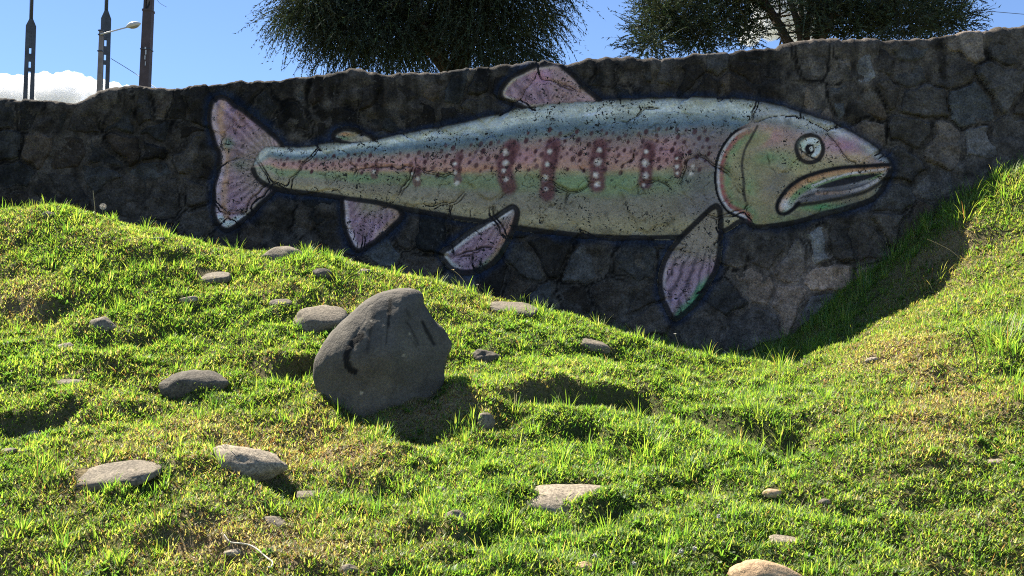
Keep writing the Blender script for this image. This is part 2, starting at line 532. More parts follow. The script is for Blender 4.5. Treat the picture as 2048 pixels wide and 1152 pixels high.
PELV = smooth_poly([(1021,419),(1029,420),(1031,431),(1024,456),(1010,488),(992,517),(967,534),(935,543),(907,536),(891,520),(887,508),(914,488),(942,467),(971,449),(996,435)], 3)
PECT = smooth_poly([(1431,416),(1438,442),(1438,469),(1434,517),(1427,541),(1410,571),(1393,599),(1373,619),(1349,635),(1335,616),(1325,588),(1323,558),(1328,534),(1338,510),(1356,486),(1376,465),(1400,442)], 3)
DORS = smooth_poly([(1004,189),(1009,177),(1022,162),(1043,149),(1067,140),(1090,134),(1116,135),(1129,144),(1147,159),(1160,175),(1176,188),(1195,205),(1163,212),(1116,214),(1075,216),(1052,216),(1040,210),(1022,203),(1009,198)], 3)
SHAPES = {"tail_fin": TAIL, "dorsal_fin": DORS, "adipose_fin": ADIP, "anal_fin": ANAL, "body": BODY, "pelvic_fin": PELV, "pectoral_fin": PECT}
TOPX = [510,540,600,700,800,900,1000,1100,1200,1330,1460,1520,1570,1620,1662,1700,1740,1775]
TOPY = [330,298,301,290,276,258,235,213,208,203,205,212,222,240,252,272,297,335]
BOTX = [510,560,600,700,800,900,980,1030,1100,1200,1300,1440,1540,1640,1735,1775]
BOTY = [340,376,382,395,413,431,443,453,461,471,473,462,449,427,400,340]
PG = 2.15          # photograph tone in the shade -> paint albedo
def pc(r, g, b, k=1.0):
    m = (r + g + b) / 3.0      # sun-bleached paint
    return lin(m + (r - m) * 0.70, m + (g - m) * 0.70, m + (b - m) * 0.70, PG * k) * np.array([1.15, 0.97, 0.84])

def bands(t, stops):
    out = np.zeros(t.shape + (3,))
    ts = [s[0] for s in stops]
    for c in range(3):
        out[..., c] = np.interp(t, ts, [s[1][c] for s in stops])
    return out

def over(col, a, c):
    a = np.clip(a, 0, 1)[..., None]
    return col * (1 - a) + np.asarray(c) * a

def stroke(col, X, Y, pts, w, c, soft=2.0, n=5, k=1.0):
    pts = smooth_poly(pts, n, False)
    lo, hi = pts.min(0) - w * 3 - 8, pts.max(0) + w * 3 + 8
    m = (X > lo[0]) & (X < hi[0]) & (Y > lo[1]) & (Y < hi[1])
    if m.any():
        d = seg_dist(X[m], Y[m], pts, False)
        col[m] = over(col[m], k * (1 - sstep(w - soft, w + soft, d)), c)
    return col

BLACK = pc(22, 23, 28)
_srng = random.Random(4)
SPOTS = []
for i in range(1500):
    x = _srng.uniform(560, 1420)
    t = _srng.gauss(0.335, 0.085)
    if not 0.19 < t < 0.54: continue
    tp, bt = np.interp(x, TOPX, TOPY), np.interp(x, BOTX, BOTY)
    y = tp + t * (bt - tp)
    r = _srng.uniform(2.8, 5.0) * (0.75 + 0.25 * sstep(560, 1000, x))
    if all((x - a) ** 2 + (y - b) ** 2 > (r + c + 5.0) ** 2 for a, b, c, _ in SPOTS): SPOTS.append((x, y, r, _srng.random()))
    if len(SPOTS) > 185: break
MARKS = [((1024,296),(1008,334),(1018,374),17),((1108,290),(1097,335),(1094,388),16),((1200,294),(1194,330),(1194,370),17),((1297,296),(1292,330),(1290,366),14),
         ((1356,310),(1355,330),(1355,350),8),((919,312),(914,335),(916,362),8),((834,345),(832,352),(834,366),9),((752,335),(750,343),(750,352),8)]
DOTS = [(1011,306,7),(1011,328,7),(1007,343,5),(1012,360,6),(1099,305,6),(1094,330,6),(1090,356,7),(1092,379,5),(1199,302,6),(1196,326,9),(1191,351,7),(1194,369,7),
        (1292,304,5),(1290,327,8),(1290,352,7),(1287,371,4),(1353,318,3.5),(1353,334,5),(1354,347,4),(1384,335,4.5),(1381,349,6),(910,328,5),(910,346,5),(914,367,6),(748,345,4.5),(835,358,5),(825,348,4)]

def paint_body(X, Y, sd):
    tp, bt = np.interp(X, TOPX, TOPY), np.interp(X, BOTX, BOTY)
    wob = 5 * fbm(X / 60, Y / 60, oct=3, seed=31)
    t = (Y + wob - tp) / np.maximum(bt - tp, 10)
    col = bands(t, [(0.0, pc(128,144,150)), (0.06, pc(150,168,172)), (0.11, pc(104,128,142)), (0.17, pc(70,98,120)), (0.23, pc(90,104,108)), (0.29, pc(124,106,106)), (0.38, pc(146,108,110)),
                    (0.49, pc(150,116,104)), (0.525, pc(126,124,92)), (0.57, pc(100,120,90)), (0.66, pc(108,122,90)), (0.73, pc(112,112,98)), (0.82, pc(118,114,98)), (0.93, pc(136,130,98)), (1.0, pc(112,108,84))])
    # orange rust strip and lilac smudges along the flank
    o = np.exp(-((t - 0.485) / 0.035) ** 2) * sstep(0.05, 0.45, fbm(X / 55, Y / 25, oct=3, seed=41) + 0.2) * sstep(760, 900, X)
    col = over(col, 0.55 * o, pc(176,116,78))
    o = sstep(0.1, 0.5, fbm(X / 70, Y / 35, oct=2, seed=42)) * np.exp(-((t - 0.40) / 0.12) ** 2)
    col = over(col, 0.5 * o, pc(148,100,122))
    o = np.exp(-((t - 0.62) / 0.07) ** 2) * sstep(0.0, 0.5, fbm(X / 90, Y / 30, oct=2, seed=43))
    col = over(col, 0.55 * o, pc(92,134,88))
    # streaky silver back
    o = np.exp(-((t - 0.06) / 0.05) ** 2) * sstep(-0.1, 0.5, fbm(X / 28, (Y - tp) / 5, oct=3, seed=44))
    col = over(col, 0.5 * o, pc(172,192,198))
    # grey shoulder next to the gill cover
    g = sstep(1330, 1400, X) * sstep(0.16, 0.24, t) * (1 - sstep(0.82, 0.95, t)) * (1 - sstep(1450, 1470, X)) * sstep(0.0, 0.25, np.abs(t - 0.40) + 0.12 + sstep(1370,1410,X))
    col = over(col, 0.75 * g, pc(98,98,104))
    # faded tail stump
    e = 1 - sstep(4, 20, np.hypot((X - 560) * 0.9, (Y - 338) * 1.25) - 0 * X - 30)
    col = over(col, 0.45 * (1 - sstep(514, 560, X)), pc(146,152,148))
    for a, b, c, w in MARKS:
        k = 0.92 if w > 10 else 0.75
        stroke(col, X + 3 * fbm(X / 9, Y / 9, oct=2, seed=45), Y, [a, b, c], w * 0.98, pc(92,54,62), w * 0.36, 5, k)
        stroke(col, X, Y, [a, ((a[0] + b[0]) / 2 + w * .6, (a[1] + b[1]) / 2), (b[0] + w * .5, b[1])], w * 0.30, pc(66,34,44), w * 0.4, 5, k * .7)
    for x, y, r, q in SPOTS:
        m = (np.abs(X - x) < r * 2.2) & (np.abs(Y - y) < r * 2.6)
        if m.any():
            d = np.hypot((X[m] - x) + 0.25 * (Y[m] - y), (Y[m] - y) * 0.78)
            col[m] = over(col[m], (0.7 + 0.3 * q) * (1 - sstep(r - 1.2, r + 1.2, d)), pc(66,38,46))
    for x, y, r in DOTS:
        m = (np.abs(X - x) < r * 3) & (np.abs(Y - y) < r * 3)
        if m.any():
            d = np.hypot(X[m] - x, Y[m] - y)
            d = d + 0.35 * r * fbm(X[m] / 4, Y[m] / 4, oct=2, seed=46)
            col[m] = over(col[m], 0.85 * (1 - sstep(r * 0.1, r * 1.35, d)), pc(180,180,180))
    return col

def paint_head(col, X, Y, sd):
    hd = seg_gill(X, Y)
    m = hd > 0
    x, y = X[m], Y[m]
    tp, bt = np.interp(x, TOPX, TOPY), np.interp(x, BOTX, BOTY)
    t = (y - tp + 4 * fbm(x / 30, y / 30, oct=3, seed=51)) / np.maximum(bt - tp, 10)
    h = bands(t, [(0.0, pc(112,126,140)), (0.05, pc(140,152,160)), (0.11, pc(104,116,124)), (0.2, pc(132,114,112)), (0.33, pc(136,118,104)), (0.45, pc(126,122,90)), (0.6, pc(128,122,92)), (0.8, pc(130,120,92)), (0.95, pc(118,112,86)), (1.0, pc(96,98,84))])
    def blob(cx, cy, rx, ry, c, a):
        nonlocal h
        q = np.exp(-((x - cx) / rx) ** 2 - ((y - cy) / ry) ** 2) * (0.75 + 0.5 * fbm(x / 14, y / 14, oct=3, seed=52))
        h = over(h, a * q, c)
    blob(1540, 315, 34, 16, pc(82,132,84), .95); blob(1500, 375, 16, 30, pc(104,140,90), .8); blob(1530, 275, 40, 18, pc(156,112,114), .9); blob(1580, 330, 26, 14, pc(108,132,84), .7)
    blob(1690, 292, 38, 22, pc(132,92,122), .9); blob(1700, 318, 40, 10, pc(148,136,104), .8); blob(1560, 350, 22, 30, pc(106,102,98), .8)
    blob(1548, 378, 24, 16, pc(108,108,104), .8); blob(1660, 285, 20, 12, pc(140,104,124), .6); blob(1590, 345, 30, 8, pc(140,134,88), .7)
    blob(1640, 415, 50, 8, pc(66,140,86), .95); blob(1560, 436, 40, 9, pc(112,140,88), .6); blob(1500, 425, 18, 14, pc(156,122,84), .7); blob(1515, 420, 16, 10, pc(90,140,90), .4)
    # strip behind the gill cover: white, red and pink, then green
    d = hd[m]
    gt = sstep(250, 276, y)
    h = over(h, gt * (1 - sstep(46, 56, d)), pc(128,126,92))
    h = over(h, gt * (1 - sstep(22, 40, d)) * (0.6 + 0.6 * fbm(x / 8, y / 8, oct=2, seed=53)), pc(96,134,88))
    h = over(h, gt * 0.9 * (1 - sstep(15, 24, d)) * (0.85 + 0.4 * fbm(x / 4, y / 4, oct=2, seed=54)), pc(150,70,78))
    h = over(h, gt * (1 - sstep(9, 13, d)), pc(150,152,160))
    h = over(h, sstep(246, 262, y) * (1 - sstep(4.5, 7, d)), BLACK)
    # mouth
    up = [(1776,331),(1719,333),(1666,338),(1627,348),(1601,358),(1578,374),(1561,394),(1553,412),(1557,426),(1570,428),(1586,418),(1596,407)]
    mouth = smooth_poly(up + [(1640,402),(1692,392),(1726,381),(1758,362)], 3)
    ms = poly_sdf(x, y, mouth)
    upl = smooth_poly(up[:8], 5, False)
    du = seg_dist(x, y, upl, False)
    ins = ms < 0
    mh = bands(du, [(0, pc(60,52,46)), (8, pc(160,116,78)), (14, pc(156,128,88)), (18, pc(96,132,82)), (25, pc(98,126,86)), (30, pc(122,124,128)), (37, pc(88,90,98)), (60, pc(88,90,98))])
    h = np.where(ins[:, None], mh, h)
    inner = smooth_poly([(1630,377),(1660,364),(1702,353),(1758,348),(1738,358),(1702,368),(1665,375)], 3)
    h = over(h, 1 - sstep(-2, 2, poly_sdf(x, y, inner)), pc(34,35,42))
    stroke(h, x, y, [(1600,396),(1640,386),(1690,381),(1735,368),(1762,352)], 1.6, pc(40,40,46), 2.0, 5, .8)
    low = [(1632,388),(1680,386),(1720,378),(1752,362),(1770,346)]
    dl = seg_dist(x, y, smooth_poly(low, 5, False), False)
    h = over(h, (1 - sstep(1, 5, dl)) * sstep(1660, 1720, x) * 0.9, pc(150,146,148))
    h = over(h, (1 - sstep(1, 5, dl)) * (1 - sstep(1660, 1720, x)) * 0.7, pc(150,122,104))
    h = over(h, 0.9 * np.exp(-((x - 1570) / 12) ** 2 - ((y - 411) / 13) ** 2), pc(168,172,182))
    stroke(h, x, y, up, 4.2, BLACK, 2.2)
    stroke(h, x, y, [(1590,412),(1640,405),(1692,395),(1730,384),(1762,364),(1775,344)], 3.8, BLACK, 2.5, 5, .9)
    stroke(h, x, y, [(1624,372),(1660,358),(1710,346),(1768,340)], 2.0, pc(160,160,166), 1.8, 5, .9)
    # cheek line, eye
    stroke(h, x, y, [(1514,253),(1500,279),(1488,302),(1483,331),(1486,357),(1487,383),(1490,402)], 2.6, pc(50,48,48), 1.8, 5, .9)
    ex, ey = 1618.0, 299.0
    d = np.hypot(x - ex, y - ey)
    h = over(h, (1 - sstep(27, 30, d)), pc(132,118,98))
    h = over(h, (1 - sstep(3, 6, np.abs(d - 27))) * 0.95, BLACK)
    lid = sstep(-2, 2, (y - ey) - 0.45 * (x - ex) - 13)
    d2 = np.hypot(x - 1621, y - 296)
    h = over(h, (1 - sstep(18, 21, d2)) * (1 - lid), pc(176,180,172))
    h = over(h, np.exp(-((x - 1604) / 7) ** 2 - ((y - 292) / 9) ** 2) * (1 - lid), pc(128,156,144))
    h = over(h, 1 - sstep(9.5, 12, np.hypot(x - 1618, y - 300)), BLACK)
    h = over(h, 1 - sstep(3, 5, np.hypot(x - 1621, y - 299)), pc(200,202,202))
    stroke(h, x, y, [(1598,300),(1615,312),(1640,323)], 1.6, BLACK, 1.3)
    col[m] = h
    return col

GILL = smooth_poly([(1496,248),(1478,256),(1461,268),(1445,288),(1434,310),(1428,336),(1427,362),(1431,388),(1440,409),(1455,427),(1484,440)], 6, False)
_GP = np.vstack([GILL, [(1520,470),(1800,470),(1800,200),(1510,200)]])
def seg_gill(X, Y):
    """distance in front of the gill cover's edge (positive towards the snout)"""
    out = np.full(X.shape, -60.0)
    m = X > 1380
    d = seg_dist(X[m], Y[m], GILL, False)
    s = poly_sdf(X[m], Y[m], _GP, 400)
    out[m] = np.where(s < 0, d, -d)
    return out

def paint_fin(kind, X, Y, sd):
    root, edge = {"tail_fin": ((560,335), 1), "dorsal_fin": ((1150,300), 1), "adipose_fin": ((760,290), 1), "anal_fin": ((770,340), 1), "pelvic_fin": ((1040,395), 1), "pectoral_fin": ((1440,380), 1)}[kind]
    ang = np.arctan2(Y - root[1], X - root[0]); rad = np.hypot(X - root[0], Y - root[1])
    n = fbm(X / 22, Y / 22, oct=3, seed=61)
    k = {"tail_fin": 42, "dorsal_fin": 46, "adipose_fin": 20, "anal_fin": 46, "pelvic_fin": 60, "pectoral_fin": 60}[kind]
    r = 0.5 + 0.5 * np.sin(ang * k + 3 * n)
    col = bands(np.clip(rad / 180, 0, 1), [(0, pc(116,106,92)), (0.35, pc(116,102,100)), (0.6, pc(126,98,120)), (1, pc(128,104,126))])
    col = over(col, 0.5 * sstep(0.0, 0.6, n), pc(140,112,134))
    col = over(col, 0.55 * sstep(0.62, 0.95, r) * (0.6 + 0.6 * n), pc(46,42,50))
    col = over(col, 0.28 * sstep(0.0, 0.2, 0.25 - r), pc(160,140,156))
    inn = -sd
    if kind == "tail_fin":
        le = 1 - sstep(4, 14, X - np.interp(Y, [200,240,290,310,350,380,420,450], [428,424,436,444,439,433,433,440]))
        or_ = np.exp(-((X - np.interp(Y, [200,240,290,310,350,380,420,450], [446,442,450,456,454,450,450,458])) / 7) ** 2)
        col = over(col, 0.65 * or_, pc(168,132,96)); col = over(col, 0.5 * le, pc(168,160,172))
        col = over(col, 0.8 * np.exp(-((X - 458) / 12) ** 2 - ((Y - 288) / 12) ** 2), pc(84,126,104))
        col = over(col, 0.6 * np.exp(-((X - 480) / 22) ** 2 - ((Y - 330) / 14) ** 2), pc(88,108,84))
        lo = np.exp(-(((X - 500) * 0.72 + (Y - 424) * 1.0) / 9 - 0) ** 2) * sstep(380, 400, Y)
        col = over(col, 0.7 * lo, pc(134,138,110))
        col = over(col, (1 - sstep(4, 9, np.abs(inn - 7))) * 0.7 * sstep(425, 440, Y), pc(190,194,204))
    elif kind == "dorsal_fin":
        col = over(col, (1 - sstep(3, 9, inn)) * 0.8, pc(150,150,140))
        col = over(col, 0.7 * np.exp(-((X - 1080) / 22) ** 2 - ((Y - 155) / 14) ** 2), pc(156,108,150))
        col = over(col, 0.8 * sstep(1095, 1110, X), pc(136,112,118))
        for i in range(26):
            x, y = _srng.uniform(1100, 1168), _srng.uniform(168, 202)
            d = np.hypot(X - x, Y - y); col = over(col, 0.6 * (1 - sstep(1.5, 3.2, d)), pc(76,52,62))
    elif kind == "adipose_fin":
        col = bands(np.clip((X - 672) / 70, 0, 1), [(0, pc(120,124,104)), (1, pc(128,124,112))]) + 0 * col
        col = over(col, 0.9 * np.exp(-((X - 690) / 12) ** 2 - ((Y - 270) / 4) ** 2), pc(170,122,84))
        col = over(col, 0.8 * np.exp(-((X - 688) / 12) ** 2 - ((Y - 278) / 4) ** 2), pc(82,128,90))
        col = over(col, (1 - sstep(1, 4, inn)) * 0.7, pc(160,162,156))
    else:
        if kind == "pelvic_fin":
            s = ((X - 940) * 0.70 + (Y - 545) * 0.95)
            col = over(col, (1 - sstep(6, 18, inn)) * sstep(440, 470, Y) * sstep(0, 30, (X - 975) + (Y - 505)), pc(70,134,88))
            col = over(col, (1 - sstep(4, 13, inn)) * (1 - sstep(-10, 25, (X - 945) + (Y - 500))), pc(168,172,180))
            col = over(col, np.exp(-(((X - 1012) * 0.9 + (Y - 470) * 0.5) / 7) ** 2) * 0.7, pc(154,112,90))
        elif kind == "pectoral_fin":
            col = over(col, 0.85 * (1 - sstep(500, 545, Y)), pc(124,118,98))
            col = over(col, 0.5 * sstep(0.55, 0.95, r) * sstep(480, 520, Y), pc(56,52,66))
            col = over(col, (1 - sstep(8, 20, inn)) * sstep(540, 575, Y) * sstep(-5, 25, (X - 1360) * 0.8 + (Y - 600) * 0.6), pc(62,136,92))
            col = over(col, (1 - sstep(4, 12, inn)) * (1 - sstep(-25, 5, (X - 1350))), pc(140,132,142))
        else:
            col = over(col, (1 - sstep(4, 12, inn)) * (1 - sstep(712, 735, X)), pc(166,158,168))
            col = over(col, (1 - sstep(6, 14, inn)) * sstep(740, 760, X) * 0.8, pc(146,122,104))
            col = over(col, 0.7 * np.exp(-((X - 740) / 26) ** 2 - ((Y - 415) / 16) ** 2), pc(122,122,92))
    return col

# ------------------------------------------------------------------ the wall: relief, stones, mortar
top_px = [(-300,206),(0,197),(60,199),(100,200),(150,204),(200,192),(270,180),(340,178),(450,170),(520,163),(640,153),(690,149),(760,152),(850,147),(950,140),(1000,135),(1100,130),
          (1140,130),(1250,122),(1300,118),(1400,110),(1470,104),(1560,98),(1640,88),(1760,84),(1900,72),(1960,62),(2048,58),(2350,44)]
tp_w = np.array([P(a, b, WALL_Y) for a, b in top_px])
def wall_top(x):
    return np.interp(x, tp_w[:, 0], tp_w[:, 2]) + 0.014 * vnoise(x * 4.1, 0 * x, seed=71) + 0.008 * vnoise(x * 13, 0 * x, seed=72) + 0.014 * (_hash(np.floor(x * 2.6 + 0.5 * vnoise(x * 1.3, 0 * x, seed=73)).astype(np.int64), 0, 0, 74) - 0.5)

seed_px = [(15,230),(50,228),(115,226),(172,236),(202,222),(236,228),(285,216),(322,212),(357,218),(402,216),(10,300),(80,305),(140,312),(205,322),(262,300),(300,298),(322,268),(352,276),
 (372,312),(412,322),(34,352),(140,372),(192,352),(245,398),(338,392),(385,388),(300,350),(90,400),(30,420),(410,440),(545,210),(600,186),(648,186),(690,184),(726,184),(770,196),(812,184),(866,182),(920,174),(962,160),
 (585,238),(665,236),(760,228),(850,222),(912,226),(500,190),(470,180),(960,205),
 (1271,130),(1264,154),(1303,142),(1333,148),(1378,150),(1443,136),(1506,142),(1508,108),(1565,136),(1629,124),(1686,101),(1694,136),(1725,136),(1804,95),(1775,132),(1816,148),
 (1895,136),(1938,91),(2009,91),(2009,170),(1780,182),(1855,198),(1634,198),(1725,206),(1690,190),(1945,205),(1820,268),(1886,284),(1966,286),(2035,279),(1872,374),(1782,392),(1800,330),
 (1640,496),(1688,488),(1744,488),(1656,556),(1584,515),(1584,604),(1640,620),(1740,560),(1790,450),(1840,450),(1950,360),(2030,350),
 (935,462),(1168,523),(1106,510),(1267,530),(1222,584),(1499,561),(1475,489),(1530,500),(1065,534),(1045,570),(870,466),(1290,600),(1150,590),(1100,590),(1450,610),(1500,640),(1400,650),(1310,640),
 (560,420),(600,440),(645,425),(660,476),(500,470),(560,480),(620,490),(820,470),(780,500),(840,520),(930,560),(980,560),(460,480),
 (1210,150),(1215,185),(1160,140),(1000,150),(1245,185),(1320,180),(1420,180),(1480,180),(1560,190)]
sw = [P(a, b, WALL_Y)[[0, 2]] for a, b in seed_px]
_r2 = random.Random(9)
for k in range(9000):
    x, z = _r2.uniform(-7.2, 7.2), _r2.uniform(1.3, 5.6)
    if all(((x - a[0]) / 1.12) ** 2 + ((z - a[1]) / 0.92) ** 2 > 0.36 ** 2 for a in sw): sw.append(np.array([x, z]))
SW = np.array(sw)
NS = len(SW)
ph = np.random.default_rng(77)
ST_PROUD = ph.uniform(0.5, 1.35, NS)
ST_TILT = ph.normal(0, 0.05, (NS, 2))
ST_TONE = np.clip(ph.lognormal(0, 0.42, NS), 0.45, 2.1)
ST_WARM = ph.uniform(-1, 1, NS)
ST_JOINT = ph.uniform(0.004, 0.026, NS)
for (_px, _py), _t, _w in (((1640,496),2.9,-.6),((1656,556),2.3,.9),((1584,604),1.9,.8),((1584,515),1.5,.3),((1872,374),1.6,-.2),((1966,286),1.8,-.3),((1886,284),1.5,.6),((245,398),1.25,0),((115,226),.5,-.6),((585,238),.42,0),
        ((665,236),.45,.2),((850,222),.42,.2),((912,226),.5,0),((50,228),.55,-.5),((357,218),.5,0),((402,216),.5,0),((1378,150),.45,.2),((1565,136),.5,0),((1629,124),1.4,0),((1895,136),.9,0),((2009,170),1.2,-.3),((1168,523),1.5,-.5),((1106,510),.45,0),((1499,561),1.4,.8),((1744,488),.9,.3)):
    _i = seed_px.index((_px, _py)); ST_TONE[_i] = _t; ST_WARM[_i] = _w

def wall_field(u, s):
    """stone id, distance to the joint, relief of stone and of mortar at wall coordinates"""
    wu = u + 0.11 * fbm(u * 3.1, s * 3.1, oct=3, seed=81) + 0.012 * fbm(u * 17, s * 17, oct=2, seed=82)
    ws = s + 0.11 * fbm(u * 3.1, s * 3.1, oct=3, seed=83) + 0.012 * fbm(u * 17, s * 17, oct=2, seed=84)
    idn = np.zeros(u.shape, int); e = np.zeros(u.shape)
    for a in range(0, len(u), 20000):
        b = slice(a, a + 20000)
        d = (wu[b, None] - SW[None, :, 0]) ** 2 * 0.85 + (ws[b, None] - SW[None, :, 1]) ** 2 * 1.15
        k = np.argpartition(d, 2, axis=1)[:, :2]
        dd = np.take_along_axis(d, k, 1)
        o = dd[:, 0] <= dd[:, 1]
        i0 = np.where(o, k[:, 0], k[:, 1]); i1 = np.where(o, k[:, 1], k[:, 0])
        d0, d1 = np.minimum(dd[:, 0], dd[:, 1]), np.maximum(dd[:, 0], dd[:, 1])
        sep = np.sqrt(((SW[i0] - SW[i1]) ** 2).sum(1)) + 1e-6
        idn[b] = i0; e[b] = (d1 - d0) / (2 * sep)
    e = e - ST_JOINT[idn] - 0.030 * fbm(u * 4.3, s * 4.3, oct=4, seed=88) * sstep(-0.2, 0.3, fbm(u * 1.1, s * 1.1, oct=2, seed=89))
    n1 = fbm(u * 9, s * 9, oct=4, seed=85); n2 = fbm(u * 26, s * 26, oct=3, seed=86)
    crag = np.abs(fbm(u * 5 + ST_WARM[idn] * 9, s * 5, oct=3, seed=87))
    stone = -0.020 + 0.050 * ST_PROUD[idn] * sstep(-0.004, 0.022, e) + (u - SW[idn, 0]) * ST_TILT[idn, 0] + (s - SW[idn, 1]) * ST_TILT[idn, 1] + 0.013 * n1 + 0.010 * n2 - 0.034 * np.round(crag * 5) / 5 * 0.5 - 0.017 * crag
    mort = -0.004 + 0.022 * n1 + 0.012 * n2
    tz_ = sstep(-0.16, -0.04, s - wall_top(u))
    mort = mort + 0.034 * sstep(0.05, 0.40, fbm(u * 1.9 + 7, s * 1.9, oct=4, seed=98))
    stone = stone * (1 - 0.45 * tz_); mort = mort + 0.014 * tz_
    return idn, e, stone, mort

def fish_sd(X, Y):
    d = {k: poly_sdf(X, Y, p) for k, p in SHAPES.items()}
    return d, np.minimum.reduce(list(d.values()))

def relief(u, s, sd):
    idn, e, st, mo = wall_field(u, s)
    k = 1 - sstep(-14, 4, sd)            # thick paint and render over the joints inside the mural
    st = st * (1 - 0.55 * k) + 0.010 * k
    mo = mo * (1 - 0.55 * k) + 0.012 * k
    return idn, e, st, mo

RR, THICK = 0.03, 0.45
def wall_pos(u, s, D):
    """fold the flat (u, s) sheet over the rounded top edge of the wall"""
    t = wall_top(u)
    a = s - t + RR
    th = np.clip(a / RR, 0, math.pi / 2)
    over_ = np.maximum(a - RR * math.pi / 2, 0)
    y = WALL_Y + RR * (1 - np.cos(th)) + over_
    z = np.where(a <= 0, s, t - RR + RR * np.sin(th))
    return np.c_[u, y - np.cos(th) * D, z + np.sin(th) * D]

def grid(u0, u1, du, s0, s1, ds):
    us = np.arange(u0, u1 + du / 2, du); ss = np.arange(s0, s1 + ds / 2, ds)
    U, S = np.meshgrid(us, ss)
    I = np.arange(U.size).reshape(U.shape)
    F = np.stack([I[:-1, :-1], I[:-1, 1:], I[1:, 1:], I[1:, :-1]], -1).reshape(-1, 4)
    return U.ravel(), S.ravel(), F

def pixel_of(u, s):
    return project(u, WALL_Y, s)

def wall_colour(u, s, idn, e, sd, stone):
    zt = wall_top(u)
    base = np.array([0.053, 0.045, 0.038])
    if stone:
        c = base[None, :] * ST_TONE[idn][:, None] * np.array([1, 1, 1.0])[None] * (1 + ST_WARM[idn][:, None] * np.array([0.16, 0.02, -0.12])[None])
        c = c * np.clip(1 + 0.5 * fbm(u * 6, s * 6, oct=4, seed=91) + 0.3 * fbm(u * 22, s * 22, oct=3, seed=97), 0.25, 3)[:, None]
    else:
        c = np.array([0.060, 0.050, 0.041])[None] * (1 + 0.9 * fbm(u * 14, s * 14, oct=4, seed=92))[:, None] * (0.8 + 0.4 * ST_TONE[idn])[:, None]
        ckk = (1 - sstep(0.004, 0.012, np.abs(e + 0.008))) * sstep(-0.1, 0.2, fbm(u * 2.2, s * 2.2, oct=3, seed=96))
        c = c * (1 - 0.85 * ckk)[:, None]
    # lower right the wall is paler and browner, upper left sooty; dark weeping streaks from the coping
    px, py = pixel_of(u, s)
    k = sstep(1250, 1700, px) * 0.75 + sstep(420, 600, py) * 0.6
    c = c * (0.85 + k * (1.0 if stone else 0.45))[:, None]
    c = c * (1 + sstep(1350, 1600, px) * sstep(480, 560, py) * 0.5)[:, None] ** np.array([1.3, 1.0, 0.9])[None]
    st = sstep(0.05, 0.45, fbm(u * 7.5, s * 0.9, oct=3, seed=93)) * sstep(1.6, 0.1, zt - s)
    c = c * (1 - 0.62 * st)[:, None]
    # navy halo sprayed round the fish
    w = 24 + 9 * fbm(px / 40, py / 40, oct=2, seed=94)
    h = (1 - sstep(w * 0.35, w, sd))
    blue = lin(30, 44, 66, 1.35)[None] * (0.75 + 0.5 * fbm(px / 30, py / 30, oct=3, seed=95))[:, None]
    c = over(c, 0.75 * h, blue)
    c = over(c, 0.9 * (1 - sstep(4, 12, sd)), BLACK)
    return np.clip(c, 0.004, 1)

wall = empty("stone_wall", (0, WALL_Y + 0.2, 2.0))
tag(wall, "long dark rubble stone wall painted with a huge rainbow trout", "wall", kind="thing")
def at_wall(V): return V - np.array([0, WALL_Y + 0.2, 2.0])

# individual stones
U, S, F = grid(-6.6, 6.6, 0.0125, 1.35, 5.35, 0.0125)
zt_all = wall_top(U)
keep_v = (S - zt_all) < 0.36
fm = keep_v[F].all(1); F = F[fm]
used = np.unique(F); remap = np.full(U.size, -1); remap[used] = np.arange(len(used))
U, S = U[used], S[used]; F = remap[F]
X, Y = pixel_of(U, S)
_, SD = fish_sd(X, Y)
inwall = S < wall_top(U)
SD = np.where(inwall, SD, 70)
idn, e, st, mo = relief(U, S, SD)
vis_z = terr(U, np.full_like(U, WALL_Y)) - 0.12
POS = wall_pos(U, S, st)
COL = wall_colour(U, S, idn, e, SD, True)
fid = idn[F]
same = (fid == fid[:, :1]).all(1) & (e[F].min(1) > -0.006) & (SD[F].min(1) > -16) & (S[F].max(1) > vis_z[F].min(1))
F = F[same]; fid = fid[same, 0]
order = np.argsort(fid, kind="stable"); F = F[order]; fid = fid[order]
ids, starts = np.unique(fid, return_index=True)
n_st = 0
for k, i in enumerate(ids):
    f = F[starts[k]: starts[k + 1] if k + 1 < len(ids) else len(F)]
    if len(f) < 25: continue
    vs, inv = np.unique(f, return_inverse=True)
    make_mesh("stone", at_wall(POS[vs]), inv.reshape(f.shape), M_WALL, wall, cols=COL[vs]); n_st += 1
print("stones", n_st)

# mortar body, folded over the top and down the back
U, S, F = grid(-6.8, 6.8, 0.018, 1.2, 5.75, 0.018)
rel = S - wall_top(U)
F = F[(rel[F] < THICK - RR).all(1)]
used = np.unique(F); remap = np.full(U.size, -1); remap[used] = np.arange(len(used))
U, S = U[used], S[used]; F = remap[F]
X, Y = pixel_of(U, S); _, SD = fish_sd(X, Y); SD = np.where(S < wall_top(U), SD, 70)
idn, e, st, mo = relief(U, S, SD)
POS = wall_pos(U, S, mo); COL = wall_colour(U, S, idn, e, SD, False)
F = F[(SD[F].min(1) > -16) & ((((st - mo)[F]).min(1) < 0.014) | (e[F].min(1) < 0.03))]
make_mesh("mortar", at_wall(POS), F, M_WALL, wall, cols=COL)
mb = MB()
bx = np.arange(-6.8, 6.81, 0.2); zt = wall_top(bx) - 0.06
mb.add(np.vstack([np.c_[bx, np.full_like(bx, WALL_Y + THICK), zt], np.c_[bx, np.full_like(bx, WALL_Y + THICK), np.full_like(bx, 1.2)]]),
       [(i, i + 1, i + 1 + len(bx), i + len(bx)) for i in range(len(bx) - 1)])
o = mb.build("back_face", M_WALL, wall, (0, WALL_Y + 0.2, 2.0))
